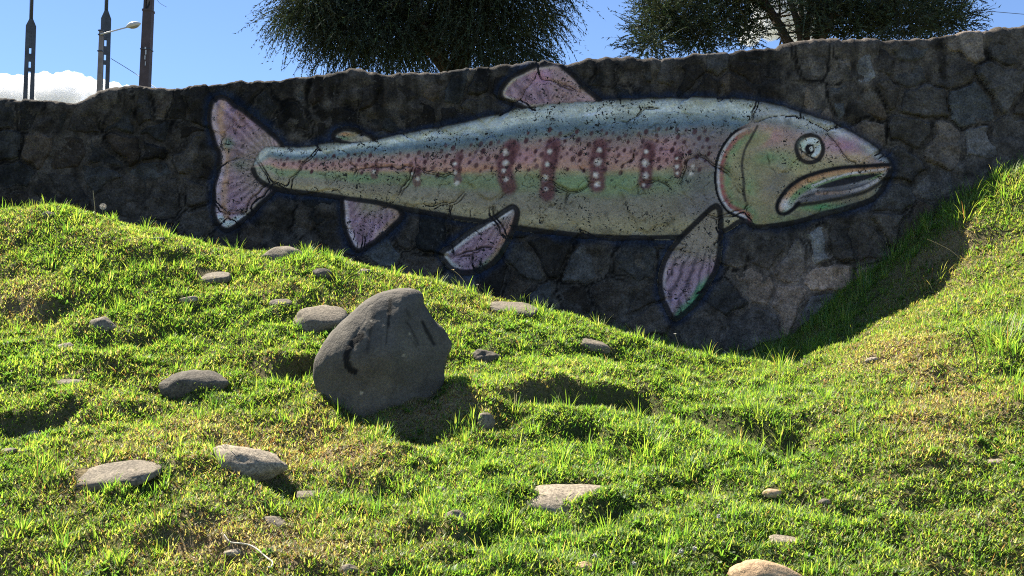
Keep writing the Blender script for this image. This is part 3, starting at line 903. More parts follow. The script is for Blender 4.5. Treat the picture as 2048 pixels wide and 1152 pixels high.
_a = o.data.attributes.new("col", 'FLOAT_COLOR', 'POINT'); _a.data.foreach_set("color", np.tile([0.1, 0.09, 0.08, 1.0], len(o.data.vertices)).astype(np.float32))

# the mural: a sheet of paint and render that follows the stones
u0, u1 = P(410, 300, WALL_Y)[0], P(1792, 300, WALL_Y)[0]
s0, s1 = P(1000, 650, WALL_Y)[2], P(1000, 120, WALL_Y)[2]
U, S, F = grid(u0, u1, 0.0085, s0, s1, 0.0085)
X, Y = pixel_of(U, S)
D, SD = fish_sd(X, Y)
F = F[(SD[F].max(1) < 9)]
used = np.unique(F); remap = np.full(U.size, -1); remap[used] = np.arange(len(used))
U, S, X, Y, SD = U[used], S[used], X[used], Y[used], SD[used]; F = remap[F]
D = {k: v[used] for k, v in D.items()}
idn, e, st, mo = relief(U, S, SD)
H = np.maximum(st, mo) + 0.006 + 0.003 * fbm(U * 20, S * 20, oct=3, seed=101)
region = np.full(U.size, "body", dtype=object)
best = np.full(U.size, 1e9)
for k in ("tail_fin", "dorsal_fin", "adipose_fin", "anal_fin"):
    m = (D[k] < best) & (D["body"] > 3); region[m & (D[k] < 9)] = k; best = np.where(m, D[k], best)
for k in ("pelvic_fin", "pectoral_fin"):
    region[D[k] < 5] = k
col = paint_body(X, Y, D["body"])
col = paint_head(col, X, Y, D["body"])
for k in SHAPES:
    if k == "body": continue
    m = (region == k)
    if m.any(): col[m] = paint_fin(k, X[m], Y[m], D[k][m])
# black contour lines: around every shape, brush width uneven
lw = 3.2 + 1.2 * fbm(X / 50, Y / 50, oct=2, seed=102)
for k in ("tail_fin", "dorsal_fin", "adipose_fin", "anal_fin"):
    m = D["body"] > -2
    a = (1 - sstep(lw, lw + 3.5, np.abs(D[k] - 3))) * m * (D["body"] > 2)
    col = over(col, 0.95 * a * (D[k] > -6), BLACK)
sidefin = np.minimum(D["pelvic_fin"], D["pectoral_fin"])
lower = sstep(0.3, 0.8, (Y - np.interp(X, TOPX, TOPY)) / np.maximum(np.interp(X, BOTX, BOTY) - np.interp(X, TOPX, TOPY), 1))
ow = lw * (0.35 + 0.9 * lower)
a = (0.45 + 0.55 * lower) * (1 - sstep(ow, ow + 3, np.abs(D["body"] - 3))) * (sidefin > 1)
col = over(col, 0.95 * a, BLACK)
col = over(col, 0.96 * (sidefin > 40) * sstep(3, 6, D["body"]) * (np.minimum.reduce([D[k] for k in ("tail_fin", "dorsal_fin", "adipose_fin", "anal_fin")]) > 2), BLACK)
col = over(col, 0.95 * (1 - sstep(lw + 1.0, lw + 4.5, np.abs(sidefin - 3))), BLACK)
# dirt and dark bare stone in the joints: cracks follow some of the joints below
cr = (1 - sstep(0.0015, 0.008, np.abs(e + 0.008))) * sstep(-0.18, 0.08, fbm(U * 2.6, S * 2.6, oct=3, seed=103))
ck = fbm(U * 4.2, S * 4.2, oct=4, seed=104)
cr2 = (1 - sstep(0.006, 0.022, np.abs(ck))) * sstep(0.12, 0.3, fbm(U * 2.1, S * 2.1, oct=2, seed=105))
cr = np.maximum(cr, 0.55 * cr2)
col = over(col, 0.92 * cr, (0.018, 0.017, 0.016))
H = H - 0.018 * cr
# flaked patches where the bare stone shows
fl = sstep(0.36, 0.44, fbm(U * 7, S * 7, oct=4, seed=106)) * sstep(-0.1, 0.3, fbm(U * 1.3, S * 1.3, oct=2, seed=107))
col = over(col, 0.35 * fl, (0.10, 0.095, 0.08))
# tone differences from stone to stone under the paint
tint = np.clip(ST_TONE[idn] - 1, -0.8, 0.8) * 0.20
col = np.clip(col * (1 + tint)[:, None], 0.004, 0.9)
POS = wall_pos(U, S, H)
fr = region[F[:, 0]]
eye = np.hypot(X - 1618, Y - 299)[F].max(1) < 31
fr = np.where(eye, "eye", fr)
mural = None
for k in ("body", "tail_fin", "dorsal_fin", "adipose_fin", "anal_fin", "pelvic_fin", "pectoral_fin", "eye"):
    f = F[fr == k]
    if not len(f): continue
    vs, inv = np.unique(f, return_inverse=True)
    V = at_wall(POS[vs]); c = col[vs]
    if k == "body":
        mural = make_mesh("fish_mural", V, inv.reshape(f.shape), M_MURAL, wall, cols=c)
        mural["label"] = "painted rainbow trout with red spots and green and pink flanks"
    else:
        make_mesh(k, V, inv.reshape(f.shape), M_MURAL, mural, cols=c)

# ------------------------------------------------------------------ rocks lying in the turf
def ico(sub):
    bm = bmesh.new(); bmesh.ops.create_icosphere(bm, subdivisions=sub, radius=1)
    V = np.array([v.co[:] for v in bm.verts]); F = np.array([[v.index for v in f.verts] for f in bm.faces]); bm.free()
    return V, F
ICO4, ICO5 = ico(4), ico(5)
FOOT = []          # footprints (x, y, rx, ry): little grass grows there

def rock(px, py, w, h, tone, label, seed, flat=0.25, depth=0.8, rough=0.22, lift=0.0, tilt=0.0):
    base = hit(px, py + h * 0.05)
    k = base[1] / FPX
    rx = 0.53 * w * k; ry = rx * depth; rz = 0.66 * h * k
    cx, cy = base[0], base[1]
    gs = math.atan(float(np.mean([terr(cx + q, cy + 0.3) - terr(cx + q, cy - 0.3) for q in (-0.7 * rx, 0, 0.7 * rx)])) / 0.6)
    pitch = 0.35 * gs
    if h / w < 0.33:            # slabs lie flush with the slope
        ry = min(max(0.55 * h * k / max(math.sin(gs + 0.08), 0.12), 0.35 * rx), 0.95 * rx); rz = min(0.30 * ry + 0.012, 0.5 * h * k); pitch = 0.95 * gs
    V, F = ICO4
    n = V / np.linalg.norm(V, axis=1)[:, None]
    r = 1 + rough * fbm(n[:, 0] * 1.3 + seed, n[:, 1] * 1.3, n[:, 2] * 1.3, oct=2, seed=seed) + rough * 0.6 * fbm(n[:, 0] * 4, n[:, 1] * 4 + seed, n[:, 2] * 4, oct=3, seed=seed + 5)
    # a few broken planes
    rr = random.Random(seed)
    for i in range(9):
        d = np.array([rr.gauss(0, 1), rr.gauss(0, 1), rr.gauss(0, 0.8)]); d /= np.linalg.norm(d)
        c = rr.uniform(0.62, 0.92)
        q = n @ d
        r = np.where(q * r > c, r * (1 - 0.75 * (1 - c / np.maximum(q * r, 1e-6))), r)
    v = n * r[:, None]
    v = v / np.abs(v).max(0)
    if h / w < 0.33: v[:, :2] = np.sign(v[:, :2]) * np.abs(v[:, :2]) ** 0.72; v[:, 2] = np.sign(v[:, 2]) * np.abs(v[:, 2]) ** 0.8
    v = v * np.array([rx, ry, rz])
    ct, st_ = math.cos(tilt), math.sin(tilt)
    v = np.c_[v[:, 0] * ct - v[:, 2] * st_, v[:, 1], v[:, 0] * st_ + v[:, 2] * ct]
    cq, sq = math.cos(pitch), math.sin(pitch)
    v = np.c_[v[:, 0], v[:, 1] * cq - v[:, 2] * sq, v[:, 1] * sq + v[:, 2] * cq]
    cz = float(terr(cx, cy)) - (0.16 if h / w >= 0.33 else 0.72) * rz + (0.016 if h / w < 0.33 else 0)
    c = np.array([cx, cy, float(terr(cx, cy))])
    v = v + np.array([0, 0, cz - c[2]])
    # tie it down: the underside always reaches into the soil
    o = make_mesh("rock", v, F, M_ROCK[tone], cols=np.ones((len(v), 3)))
    o.location = tuple(float(a) for a in c)
    tag(o, label, "rock", "rocks lying in the turf")
    FOOT.append((cx, cy + ry * 0.15, rx * (0.66 if h / w >= 0.33 else 0.86), ry * (0.5 if h / w >= 0.33 else 0.75)))
    return o

ROCKS = [
 (640,644,116,74,'grey',"rounded speckled grey rock tucked directly behind the big boulder",0.75,0.16,0.25),
 (386,770,142,62,'dark',"long dark angular rock with a pale top edge, short way before the boulder",0.5,0.28,0.1),
 (210,651,60,36,'grey',"fist-like grey rock with a shadowed hollow under it on the open mound",0.8,0.22,0),
 (424,554,76,24,'grey',"flat smooth grey rock high on the mound below the trout's tail",0.6,0.15,0.15),
 (566,508,84,34,'grey',"rock capped by long grass on the crest under the tail fin",0.6,0.2,0.05),
 (1020,614,106,30,'grey',"ridged grey rock on the crest below the pelvic fin",0.5,0.3,-0.05),
 (492,926,156,62,'pale',"big pale speckled rock with a cleft, largest in the lower turf",0.7,0.2,-0.12),
 (226,948,184,42,'grey',"broad flat grey slab nearly flush with the dry turf",0.55,0.2,0.12),
 (1156,990,206,44,'pale',"long flat pale slab standing out of the lower bank",0.5,0.12,-0.03),
 (970,845,38,36,'grey',"small round grey stone at the edge of the boulder's shadow",0.9,0.15,0),
 (912,1038,54,36,'grey',"knobby grey stone below the boulder with shade beside it",0.8,0.22,-0.15),
 (547,1046,66,28,'grey',"small domed grey stone with dry grass round it",0.7,0.18,0),
 (1546,989,48,18,'tan',"little pale pinkish stone alone in the green lawn",0.7,0.2,0),
 (1536,1146,150,50,'tan',"cream rock cut off by the bottom edge of the picture",0.6,0.16,-0.08),
 (972,716,62,30,'dark',"dark crumbly stone just past the boulder's shaded flank",0.7,0.3,0),
 (1192,690,62,20,'grey',"thin grey stone half buried below the wall's lowest stretch",0.6,0.22,-0.2),
 (376,598,40,14,'pale',"sliver of pale stone under the flat mound rock",0.6,0.2,0.1),
 (560,606,48,14,'grey',"thin flat stone just uphill of the rounded speckled rock",0.6,0.2,0.05),
 (644,547,40,20,'dark',"small dark stone near the crest below the anal fin",0.7,0.25,0),
 (730,543,32,12,'pale',"tiny pale stone on the crest below the anal fin tip",0.7,0.2,0),
 (97,429,32,14,'dark',"small dark stone on top of the mound's summit",0.7,0.2,0),
 (312,481,34,14,'grey',"small grey stone just below the mound's crest near the dandelion",0.7,0.22,0),
 (128,695,40,16,'pale',"pale chip of stone below the fist-like rock",0.6,0.22,0.3),
 (14,904,40,16,'grey',"smooth grey stone cut by the picture's left edge",0.7,0.2,0.1),
 (66,866,30,12,'pale',"pale flat chip near the picture's left edge",0.7,0.2,0),
 (880,979,24,12,'pale',"tiny white pebble above the knobby grey stone",0.8,0.2,0),
 (616,994,54,14,'grey',"thin grey flake between the pale cleft rock and the domed stone",0.6,0.2,0),
 (696,1143,44,26,'grey',"jagged grey stone on the bottom edge of the picture",0.7,0.28,0),
 (1572,1084,62,16,'pale',"long pale stone in the lawn above the cream rock",0.5,0.22,-0.05),
 (1744,720,28,11,'pale',"white chip on the bank below the trout's snout",0.7,0.2,0.3),
 (468,1112,42,14,'pale',"pale flat stone beside the white string",0.7,0.2,0),
 (1166,1134,42,20,'tan',"small tan stone among clover heads at the bottom",0.7,0.2,0.2),
 (138,768,64,16,'grey',"grey flake in the shaded hollow on the mound's flank",0.5,0.22,0.1),
 (1650,1003,26,12,'grey',"small grey pebble right of the pinkish stone",0.7,0.2,0),
 (1990,926,44,16,'pale',"pale stone in the turf by the picture's right edge",0.6,0.2,0),
]
for i, (px, py, w, h, tone, label, depth, rough, tilt) in enumerate(ROCKS):
    rock(px, py, w, h, tone, label, 40 + i * 3, depth=depth, rough=rough, tilt=tilt)

# ------------------------------------------------------------------ the boulder
def boulder():
    out = smooth_poly([(813,575),(833,579),(844,590),(847,608),(864,632),(891,662),(903,688),(895,714),(888,742),(886,770),(866,804),(826,832),(780,846),(741,850),(690,838),(654,812),(633,772),(626,740),(635,709),(654,674),(685,637),(716,609),(754,587),(785,577)], 6)
    b = hit(760, 838)
    y0 = b[1] + 0.24
    c_px = np.array([768.0, 716.0])
    c = P(c_px[0], c_px[1], y0)
    k = (y0 / math.cos(0.0)) / FPX
    rel = (out - c_px) * k * np.array([1, -1])
    ang = np.unwrap(np.arctan2(rel[:, 1], rel[:, 0])); rad = np.hypot(rel[:, 0], rel[:, 1])
    o = np.argsort(np.mod(ang, 2 * np.pi)); A = np.mod(ang, 2 * np.pi)[o]; Rr = rad[o]
    nu, nv = 220, 110
    th = np.linspace(0, 2 * np.pi, nu, endpoint=False)
    r = np.interp(th, np.r_[A[-1] - 2 * np.pi, A, A[0] + 2 * np.pi], np.r_[Rr[-1], Rr, Rr[0]])
    phs = np.linspace(-math.pi / 2, math.pi / 2, nv)
    TH, PH = np.meshgrid(th, phs); RM = np.broadcast_to(r, TH.shape)
    cp_ = np.cos(PH) ** 0.66
    x = RM * cp_ * np.cos(TH); z = RM * cp_ * np.sin(TH)
    yy = 0.34 * np.sign(np.sin(PH)) * np.abs(np.sin(PH)) ** 1.0
    # the face turned to the camera leans back to the top; two planes meet in a ridge below the summit
    front = np.clip(-np.sin(PH), 0, 1)
    ridge = 0.09 + 0.10 * (z - 0.1)
    yy = np.where(yy < 0, -0.32 * np.tanh(-yy / 0.30), yy)
    yy = yy + front * (0.85 * np.minimum(x + 0.02, 0) ** 2 + 0.5 * np.maximum(x, 0) ** 2 + 0.35 * (z + 0.1) ** 2)
    yy = yy + 0.20 * z * (0.5 + 0.5 * front)
    yy = yy + front * 0.60 * np.maximum(x - ridge, 0) + front * 0.10 * np.maximum(-(x - ridge) - 0.15, 0)
    yy = yy + front * 0.10 * sstep(0.05, -0.25, z)
    nrm = np.stack([x, yy, z], -1)
    _cr = np.abs(fbm(x * 3.2 + 3, yy * 3.2, z * 3.2, oct=4, seed=205))
    d = 0.015 * fbm(x * 4, yy * 4, z * 4, oct=5, seed=201, gain=0.55) - 0.006 * (1 - sstep(0.0, 0.06, _cr)) * front + 0.007 * fbm(x * 16, yy * 16, z * 16, oct=3, seed=202)
    d = d * (1 - 0.55 * front)
    L = np.linalg.norm(nrm, axis=-1) + 1e-6
    x, yy, z = x + x / L * d, yy + yy / L * d - 0.4 * d * front, z + z / L * d
    V = np.c_[x.ravel(), yy.ravel(), z.ravel()]
    I = np.arange(nu * nv).reshape(nv, nu)
    J = np.roll(I, -1, 1)
    F = np.stack([I[:-1], J[:-1], J[1:], I[1:]], -1).reshape(-1, 4)
    W = V + c
    px, py = project(W[:, 0], W[:, 1], W[:, 2])
    col = np.ones((len(V), 3)) * (1 + 0.18 * fbm(V[:, 0] * 4, V[:, 1] * 4, V[:, 2] * 4, oct=3, seed=203))[:, None]
    fr = (PH < 0.7).ravel()
    def st(pts, w, c_, soft, k_=1.0):
        nonlocal col
        q = seg_dist(px, py, smooth_poly(pts, 5, False), False)
        q = q + 1.5 * fbm(px / 6, py / 6, oct=2, seed=204)
        col = over(col, k_ * fr * (1 - sstep(w - soft, w + soft, q)), np.array(c_))
    st([(722,672),(706,686),(695,706),(693,722),(698,736),(709,743)], 7.0, (0.10, 0.10, 0.11), 1.5)
    dk = (0.12, 0.12, 0.12)
    st([(781,600),(779,622)], 4.0, dk, 3.0, .9); st([(779,622),(776,650)], 3.0, dk, 2.6, .9); st([(776,648),(772,690)], 1.6, dk, 2.2, .8)
    st([(752,600),(748,630)], 4, dk, 5, .4)
    st([(748,620),(741,660),(734,706)], 2.6, dk, 4, .7)
    st([(845,644),(855,665),(868,688)], 3.6, dk, 2.2, .9)
    st([(812,642),(824,662),(836,690)], 2.0, dk, 2.5, .7); st([(812,620),(820,636)], 3.0, dk, 3, .5); st([(826,684),(838,702)], 1.5, dk, 2, .5)
    st([(764,600),(752,622)], 9, (0.62, 0.66, 0.75), 7, .5)
    for a, b_, w in ((806,710,2.4),(742,641,2.2),(819,668,1.6),(722,785,2.8)):
        st([(a, b_), (a + 1, b_ + 1)], w, (3.4, 3.3, 3.0), 1.2, .9)
    o = make_mesh("boulder", V, F, M_BOULDER, cols=col)
    o.location = tuple(float(v) for v in c)
    tag(o, "huge brown-grey boulder with a black painted curve in the middle of the slope", "boulder")
    FOOT.append((c[0], c[1] + 0.04, 0.33, 0.20))
boulder()

# ------------------------------------------------------------------ grass: countless blades, one object
def in_foot(x, y):
    m = np.zeros(x.shape, bool)
    for cx, cy, rx, ry in FOOT:
        m |= ((x - cx) / rx) ** 2 + ((y - cy) / ry) ** 2 < 1
    return m

def blades(x, y, z, h, w, az, lean, curl, segs):
    """strips of segs quads ending in a point; lean = tilt from upright at the root, curl = extra tilt at the tip"""
    n = len(x)
    dirx, diry = np.cos(az), np.sin(az)
    sx, sy = -diry, dirx
    Vs = []
    pos = np.c_[x, y, z]
    step = h / segs
    for k in range(segs + 1):
        wk = w * (1 - (k / segs) ** 1.6) * 0.5
        if k < segs:
            Vs.append(pos - np.c_[sx * wk, sy * wk, 0 * wk]); Vs.append(pos + np.c_[sx * wk, sy * wk, 0 * wk])
        else:
            Vs.append(pos)
        a = lean + curl * (k / segs)
        pos = pos + np.c_[dirx * np.sin(a) * step, diry * np.sin(a) * step, np.cos(a) * step]
    nv = 2 * segs + 1
    V = np.stack(Vs, 1).reshape(-1, 3)
    b = (np.arange(n) * nv)[:, None]
    T = []
    for k in range(segs - 1):
        q = 2 * k
        T += [np.c_[b + q, b + q + 1, b + q + 3], np.c_[b + q, b + q + 3, b + q + 2]]
    q = 2 * (segs - 1)
    T.append(np.c_[b + q, b + q + 1, b + q + 2])
    return V, np.concatenate(T), nv

def sample_slope(n, pad=0.35, wide=2.3):
    """points on the slope: dense where the picture looks, thinner to the sides"""
    out, got = [], 0
    while got < n:
        y = 4.2 + (10.15 - 4.2) * rng.random(n) ** 0.92
        hw = np.where(rng.random(n) < 0.48, y * 0.45 + pad, y * 0.45 + wide)
        x = (rng.random(n) * 2 - 1) * hw
        keep = (np.abs(x) < 6.9) & ((hw < y * 0.45 + pad + 1e-6) | (np.abs(x) > y * 0.45 + pad))
        keep |= (rng.random(n) < 0.25) & (np.abs(x) < 6.9)
        x, y = x[keep], y[keep]
        out.append(np.c_[x, y]); got += len(x)
    a = np.concatenate(out)[:n]
    return a[:, 0], a[:, 1]

G_LUSH = np.array([[0.155, 0.285, 0.045], [0.215, 0.335, 0.055], [0.085, 0.200, 0.040], [0.330, 0.390, 0.090]])
G_STRAW = np.array([[0.46, 0.38, 0.20], [0.34, 0.26, 0.14], [0.52, 0.46, 0.28], [0.24, 0.13, 0.075]])
def blade_col(n, dry):
    a = G_LUSH[rng.integers(0, 4, n)]; b = G_STRAW[rng.integers(0, 4, n)]
    t = (rng.random(n) < 0.03 + 0.62 * dry ** 2)[:, None]
    c = np.where(t, b, a * (1 - 0.25 * dry[:, None]) + np.array([0.22, 0.20, 0.05]) * 0.25 * dry[:, None])
    return c * rng.uniform(0.75, 1.25, (n, 1))

parts_V, parts_F, parts_C, off = [], [], [], 0
def push(V, F, nv, col):
    global off
    parts_V.append(V.astype(np.float32)); parts_F.append((F + off).astype(np.int32)); parts_C.append(np.repeat(col, nv, 0).astype(np.float32)); off += len(V)

# short turf
n = 420000
x, y = sample_slope(n)
z = terr(x, y)
dr = dryness(x, y, z)
keep = ~in_foot(x, y) & (rng.random(n) > 0.32 * dr)
x, y, z, dr = x[keep], y[keep], z[keep], dr[keep]; n = len(x)
lng = 0.5 + 0.5 * fbm(x * 3.3, y * 3.3, oct=3, seed=301)
h = rng.uniform(0.022, 0.056, n) * (0.5 + 1.25 * lng ** 1.5) * (1 - 0.35 * dr)
push(*blades(x, y, z - 0.004, h, rng.uniform(0.005, 0.0095, n), rng.uniform(0, 6.283, n), rng.uniform(0.25, 1.45, n), rng.uniform(-0.2, 1.0, n), 2), blade_col(n, dr))
# fine undergrowth of small leaves between the blades, single triangles
n = 460000
x, y = sample_slope(n); z = terr(x, y); dr = dryness(x, y, z)
k = ~in_foot(x, y) & (rng.random(n) > 0.25 * dr); x, y, z, dr = x[k], y[k], z[k], dr[k]; n = len(x)
push(*blades(x, y, z + rng.uniform(-0.002, 0.012, n), rng.uniform(0.014, 0.036, n), rng.uniform(0.006, 0.011, n), rng.uniform(0, 6.283, n), rng.uniform(0.4, 1.5, n), 0 * x, 1), blade_col(n, np.clip(dr * 1.15 + 0.1, 0, 1)) * (0.78 + 0.35 * fbm(x * 6, y * 6, oct=2, seed=303))[:, None])  # leaf colour dimmed to paint in the shade between the blades
# taller tufts, gathered in clumps
nt = 3600
tx, ty = sample_slope(nt)
tz = terr(tx, ty); td = dryness(tx, ty, tz)
tl = fbm(tx * 1.1, ty * 1.1, oct=2, seed=302)
px_, py_ = project(tx, ty, tz)
want = 0.30 + 0.5 * tl + 0.35 * np.exp(-((px_ - 1280) / 260) ** 2 - ((py_ - 900) / 110) ** 2) + 0.25 * (ty > 8.6)
k = (rng.random(nt) < want) & (td < 0.75)
tx, ty = tx[k], ty[k]
wx = rng.uniform(-5.8, 5.2, 150); wy = rng.uniform(9.75, 10.12, 150)       # weeds along the foot of the wall
tx, ty = np.r_[tx, wx], np.r_[ty, wy]
X_, Y_, H_, A_z, L_ = [], [], [], [], []
for a, b in zip(tx, ty):
    m = rng.integers(10, 30); rr = rng.uniform(0.02, 0.06)
    t = rng.uniform(0, 6.283, m); q = rr * np.sqrt(rng.random(m))
    X_.append(a + q * np.cos(t)); Y_.append(b + q * np.sin(t))
    hh = rng.uniform(0.05, 0.14) * (1.9 if b > 9.7 else 1.15 if b > 8.5 else 1.0)
    H_.append(rng.uniform(0.45, 1.1, m) * hh); A_z.append(t + rng.normal(0, 0.6, m)); L_.append(rng.uniform(0.05, 0.65, m))
x, y, h, az, le = (np.concatenate(v) for v in (X_, Y_, H_, A_z, L_))
k = ~in_foot(x, y); x, y, h, az, le = x[k], y[k], h[k], az[k], le[k]
y = np.minimum(y, 10.15); z = terr(x, y); n = len(x)
push(*blades(x, y, z - 0.004, h, rng.uniform(0.0045, 0.008, n), az, le, rng.uniform(0.1, 1.0, n), 3), blade_col(n, dryness(x, y, z) * 0.35))
# low broad-leaved weeds in rosettes
nr = 1500
rx_, ry_ = sample_slope(nr)
wm = fbm(rx_ * 1.7, ry_ * 1.7, oct=2, seed=310) > 0.02
rx_, ry_ = rx_[wm], ry_[wm]
m = 9
x = np.repeat(rx_, m) + rng.normal(0, 0.012, len(rx_) * m); y = np.minimum(np.repeat(ry_, m) + rng.normal(0, 0.012, len(rx_) * m), 10.1); z = terr(x, y); n = len(x)
k = ~in_foot(x, y); x, y, z = x[k], y[k], z[k]; n = len(x)
push(*blades(x, y, z + 0.006, rng.uniform(0.025, 0.055, n), rng.uniform(0.014, 0.026, n), rng.uniform(0, 6.283, n), rng.uniform(0.7, 1.3, n), rng.uniform(0, 0.5, n), 3), np.array([0.09, 0.17, 0.04]) * rng.uniform(0.6, 1.5, (n, 1)))
# dead thatch lying flat
n = 130000
x, y = sample_slope(n); z = terr(x, y); dr = dryness(x, y, z)
k = (rng.random(n) < 0.05 + 0.9 * dr ** 1.5) & ~in_foot(x, y); x, y, z = x[k], y[k], z[k]; n = len(x)
push(*blades(x, y, z + 0.004, rng.uniform(0.02, 0.07, n), rng.uniform(0.002, 0.0045, n), rng.uniform(0, 6.283, n), rng.uniform(1.0, 1.5, n), rng.uniform(-0.3, 0.3, n), 1), G_STRAW[rng.integers(0, 4, n)] * rng.uniform(0.6, 1.1, (n, 1)))
grass = make_mesh("grass", np.concatenate(parts_V), np.concatenate(parts_F), M_GRASS, cols=np.concatenate(parts_C), smooth=False)
tag(grass, "short sunlit green grass with straw covering the slope", kind="stuff")
print("grass tris", len(grass.data.polygons))

# single big tufts that can be told apart
def tuft(px, py, hgt, spread, n, label, dry=0.1, lean=(0.1, 0.9), seed=0, loc=None):
    p = hit(px, py) if loc is None else np.array(loc)
    t = rng.uniform(0, 6.283, n); q = spread * np.sqrt(rng.random(n))
    x = p[0] + q * np.cos(t); y = np.minimum(p[1] + q * np.sin(t), 10.12); z = terr(x, y)
    V, F, nv = blades(x - p[0], y - p[1], z - p[2] - 0.005, hgt * rng.uniform(0.4, 1.05, n), rng.uniform(0.004, 0.0075, n), t + rng.normal(0, 0.5, n), rng.uniform(*lean, n), rng.uniform(0.3, 1.2, n), 4)
    o = make_mesh("grass_tuft", V, F, M_GRASS, cols=np.repeat(blade_col(n, np.full(n, dry)), nv, 0), smooth=False)
    o.location = tuple(float(v) for v in p)
    tag(o, label, "grass tuft", "long grass tufts")
tuft(1930, 425, 0.24, 0.16, 130, "long green grass tuft hanging over the bank edge against the wall")
tuft(2020, 362, 0.16, 0.18, 130, "bright grass fringe on top of the bank at the picture's right edge", .25)
tuft(2010, 690, 0.24, 0.16, 150, "thick tall grass tuft low on the bank by the right edge", .15)
tuft(1690, 640, 0.26, 0.10, 70, "shaded dark tuft at the foot of the wall under the trout's chin")
tuft(1560, 735, 0.20, 0.08, 40, "sparse arching tuft in the dip at the edge of the wall's shadow")
tuft(600, 520, 0.16, 0.09, 50, "upright grass tuft by the capped rock on the crest")
tuft(1620, 700, 0.22, 0.12, 70, "low dark tuft in the wall's shadow above the dip")
tuft(1860, 560, 0.16, 0.15, 110, "dry tangled tuft on the shaded bank before the wall", .8)
tuft(1090, 630, 0.15, 0.07, 40, "upright grass tuft beside the ridged crest rock")
tuft(110, 422, 0.13, 0.10, 60, "spiky grass tuft on the summit of the mound", .2)
tuft(1290, 900, 0.17, 0.12, 90, "tall green tuft in the shaded fold right of the boulder")
tuft(1010, 1040, 0.16, 0.10, 70, "tall bright tuft between the knobby stone and the pale slab")
tuft(1520, 830, 0.14, 0.12, 70, "loose green tuft in the middle of the right lawn", .1)

# ------------------------------------------------------------------ stems, dandelion, string
M_STEM = plain("dry_stem", (0.45, 0.34, 0.18), 0.8, 0.2, 30)
M_GSTEM = plain("green_stem", (0.22, 0.25, 0.08), 0.7, 0.2, 30)
M_FLUFF = plain("seed_fluff", (0.55, 0.51, 0.46), 0.9, 0.1, 30)
M_STRING = plain("white_string", (0.50, 0.45, 0.36), 0.8, 0.12, 40)
M_TWIG = plain("dark_twig", (0.06, 0.045, 0.035), 0.9, 0.2, 30)

def stem_plant(pts_px, label, head=None, cat="weed", mat=None, r=0.0028, hr=0.016):
    b = hit(*pts_px[0]); y = b[1]
    pts = [P(px, py, y) for px, py in pts_px]; pts[0][2] = min(pts[0][2], b[2]) - 0.01
    pts = smooth_poly(pts, 5, False)
    root = empty("dry_weed" if head != 'fluff' else "dandelion", b)
    mb = MB(); mb.tube(pts, np.linspace(r, r * 0.6, len(pts)), 5); mb.build("stem", mat or M_STEM, root, b)
    if head:
        c = pts[-1]
        mb = MB()
        if head == 'fluff':
            for i in range(90):
                d = rng.normal(0, 1, 3); d /= np.linalg.norm(d)
                e = c + d * hr
                mb.tube([c + d * hr * 0.15, e], 0.0005, 3, False)
                s = np.cross(d, [0.3, 0.5, 0.8]); s /= np.linalg.norm(s); t = np.cross(d, s)
                for a in range(4):
                    q = s * math.cos(a * 1.57) + t * math.sin(a * 1.57)
                    mb.add([e, e + q * hr * 0.35 + d * hr * 0.12, e + q * hr * 0.3 + t * 0.001 + d * hr * 0.2], [(0, 1, 2)])
            mb.build("seed_head", M_FLUFF, root, b)
        else:
            for i in range(26):
                d = rng.normal(0, 1, 3); d /= np.linalg.norm(d); d[2] = abs(d[2]) * 0.7
                mb.tube([c - d * 0.002, c + d * hr * 0.6, c + d * hr], [0.0015, 0.0022, 0.0005], 4)
            mb.build("flower_head", M_FLUFF if head == 'pale' else M_STEM, root, b)
    tag(root, label, cat)
    return root
stem_plant([(205,440),(205,425),(206,413)], "white dandelion seed head standing on the mound's crest", 'fluff', "dandelion", M_GSTEM, 0.002, 0.022)
stem_plant([(191,436),(189,410),(186,381)], "straight bare dry stalk beside the dandelion", None, "weed", None, 0.004)
stem_plant([(936,590),(931,568),(920,552),(906,540)], "bent dry stalk with a nodding head below the pelvic fin", 'dry', "weed", None, 0.0028, 0.012)
stem_plant([(945,588),(954,580),(955,570)], "short stalk with a pale head beside the bent one", 'pale', "weed", None, 0.0022, 0.011)
stem_plant([(1362,706),(1357,688),(1350,668)], "thin stalk with a pale head against the dark wall base", 'pale', "weed", None, 0.0022, 0.012)
stem_plant([(1925,520),(1900,500),(1855,478)], "arching dry seed stalk over the shaded bank", None, "weed", None, 0.003)
stem_plant([(1956,744),(1950,700),(1938,668),(1926,650)], "dark curled twig sticking out of the right bank", None, "twig", M_TWIG, 0.004)

pts = [hit(a, b) + np.array([0, 0, 0.022]) for a, b in ((448,1088),(460,1096),(478,1100),(498,1104),(512,1108),(524,1118),(536,1128),(545,1138),(542,1146),(536,1148))]
c0 = pts[0].copy(); mb = MB(); mb.tube(smooth_poly(pts, 5, False), 0.0038, 6)
o = mb.build("string", M_STRING, None, c0, True); o.location = tuple(c0); tag(o, "white piece of string lying curled on the turf", "string")

# clover heads
for i, (a, b, lab) in enumerate(((1268,1146,"lone white clover head rightmost at the bottom"), (1190,1132,"white clover head beside the small tan stone"), (1362,1122,"white clover head between the tan stone and the cream rock"), (1390,1118,"white clover head nearer to the cream rock"), (1438,1052,"pinkish clover head up the lawn"))):
    p = hit(a, b); mb = MB()
    root = empty("clover", p)
    mb.tube([p - [0, 0, .01], p + [0, 0, .035]], 0.0015, 4); mb.build("stem", M_GSTEM, root, p)
    mb = MB()
    for j in range(40):
        d = rng.normal(0, 1, 3); d /= np.linalg.norm(d)
        q = p + np.array([0, 0, .04]); mb.tube([q, q + d * 0.008, q + d * 0.011], [0.001, 0.0022, 0.0006], 4)
    mb.build("flower_head", M_FLUFF, root, p)
    tag(root, lab, "clover", "clover flowers")

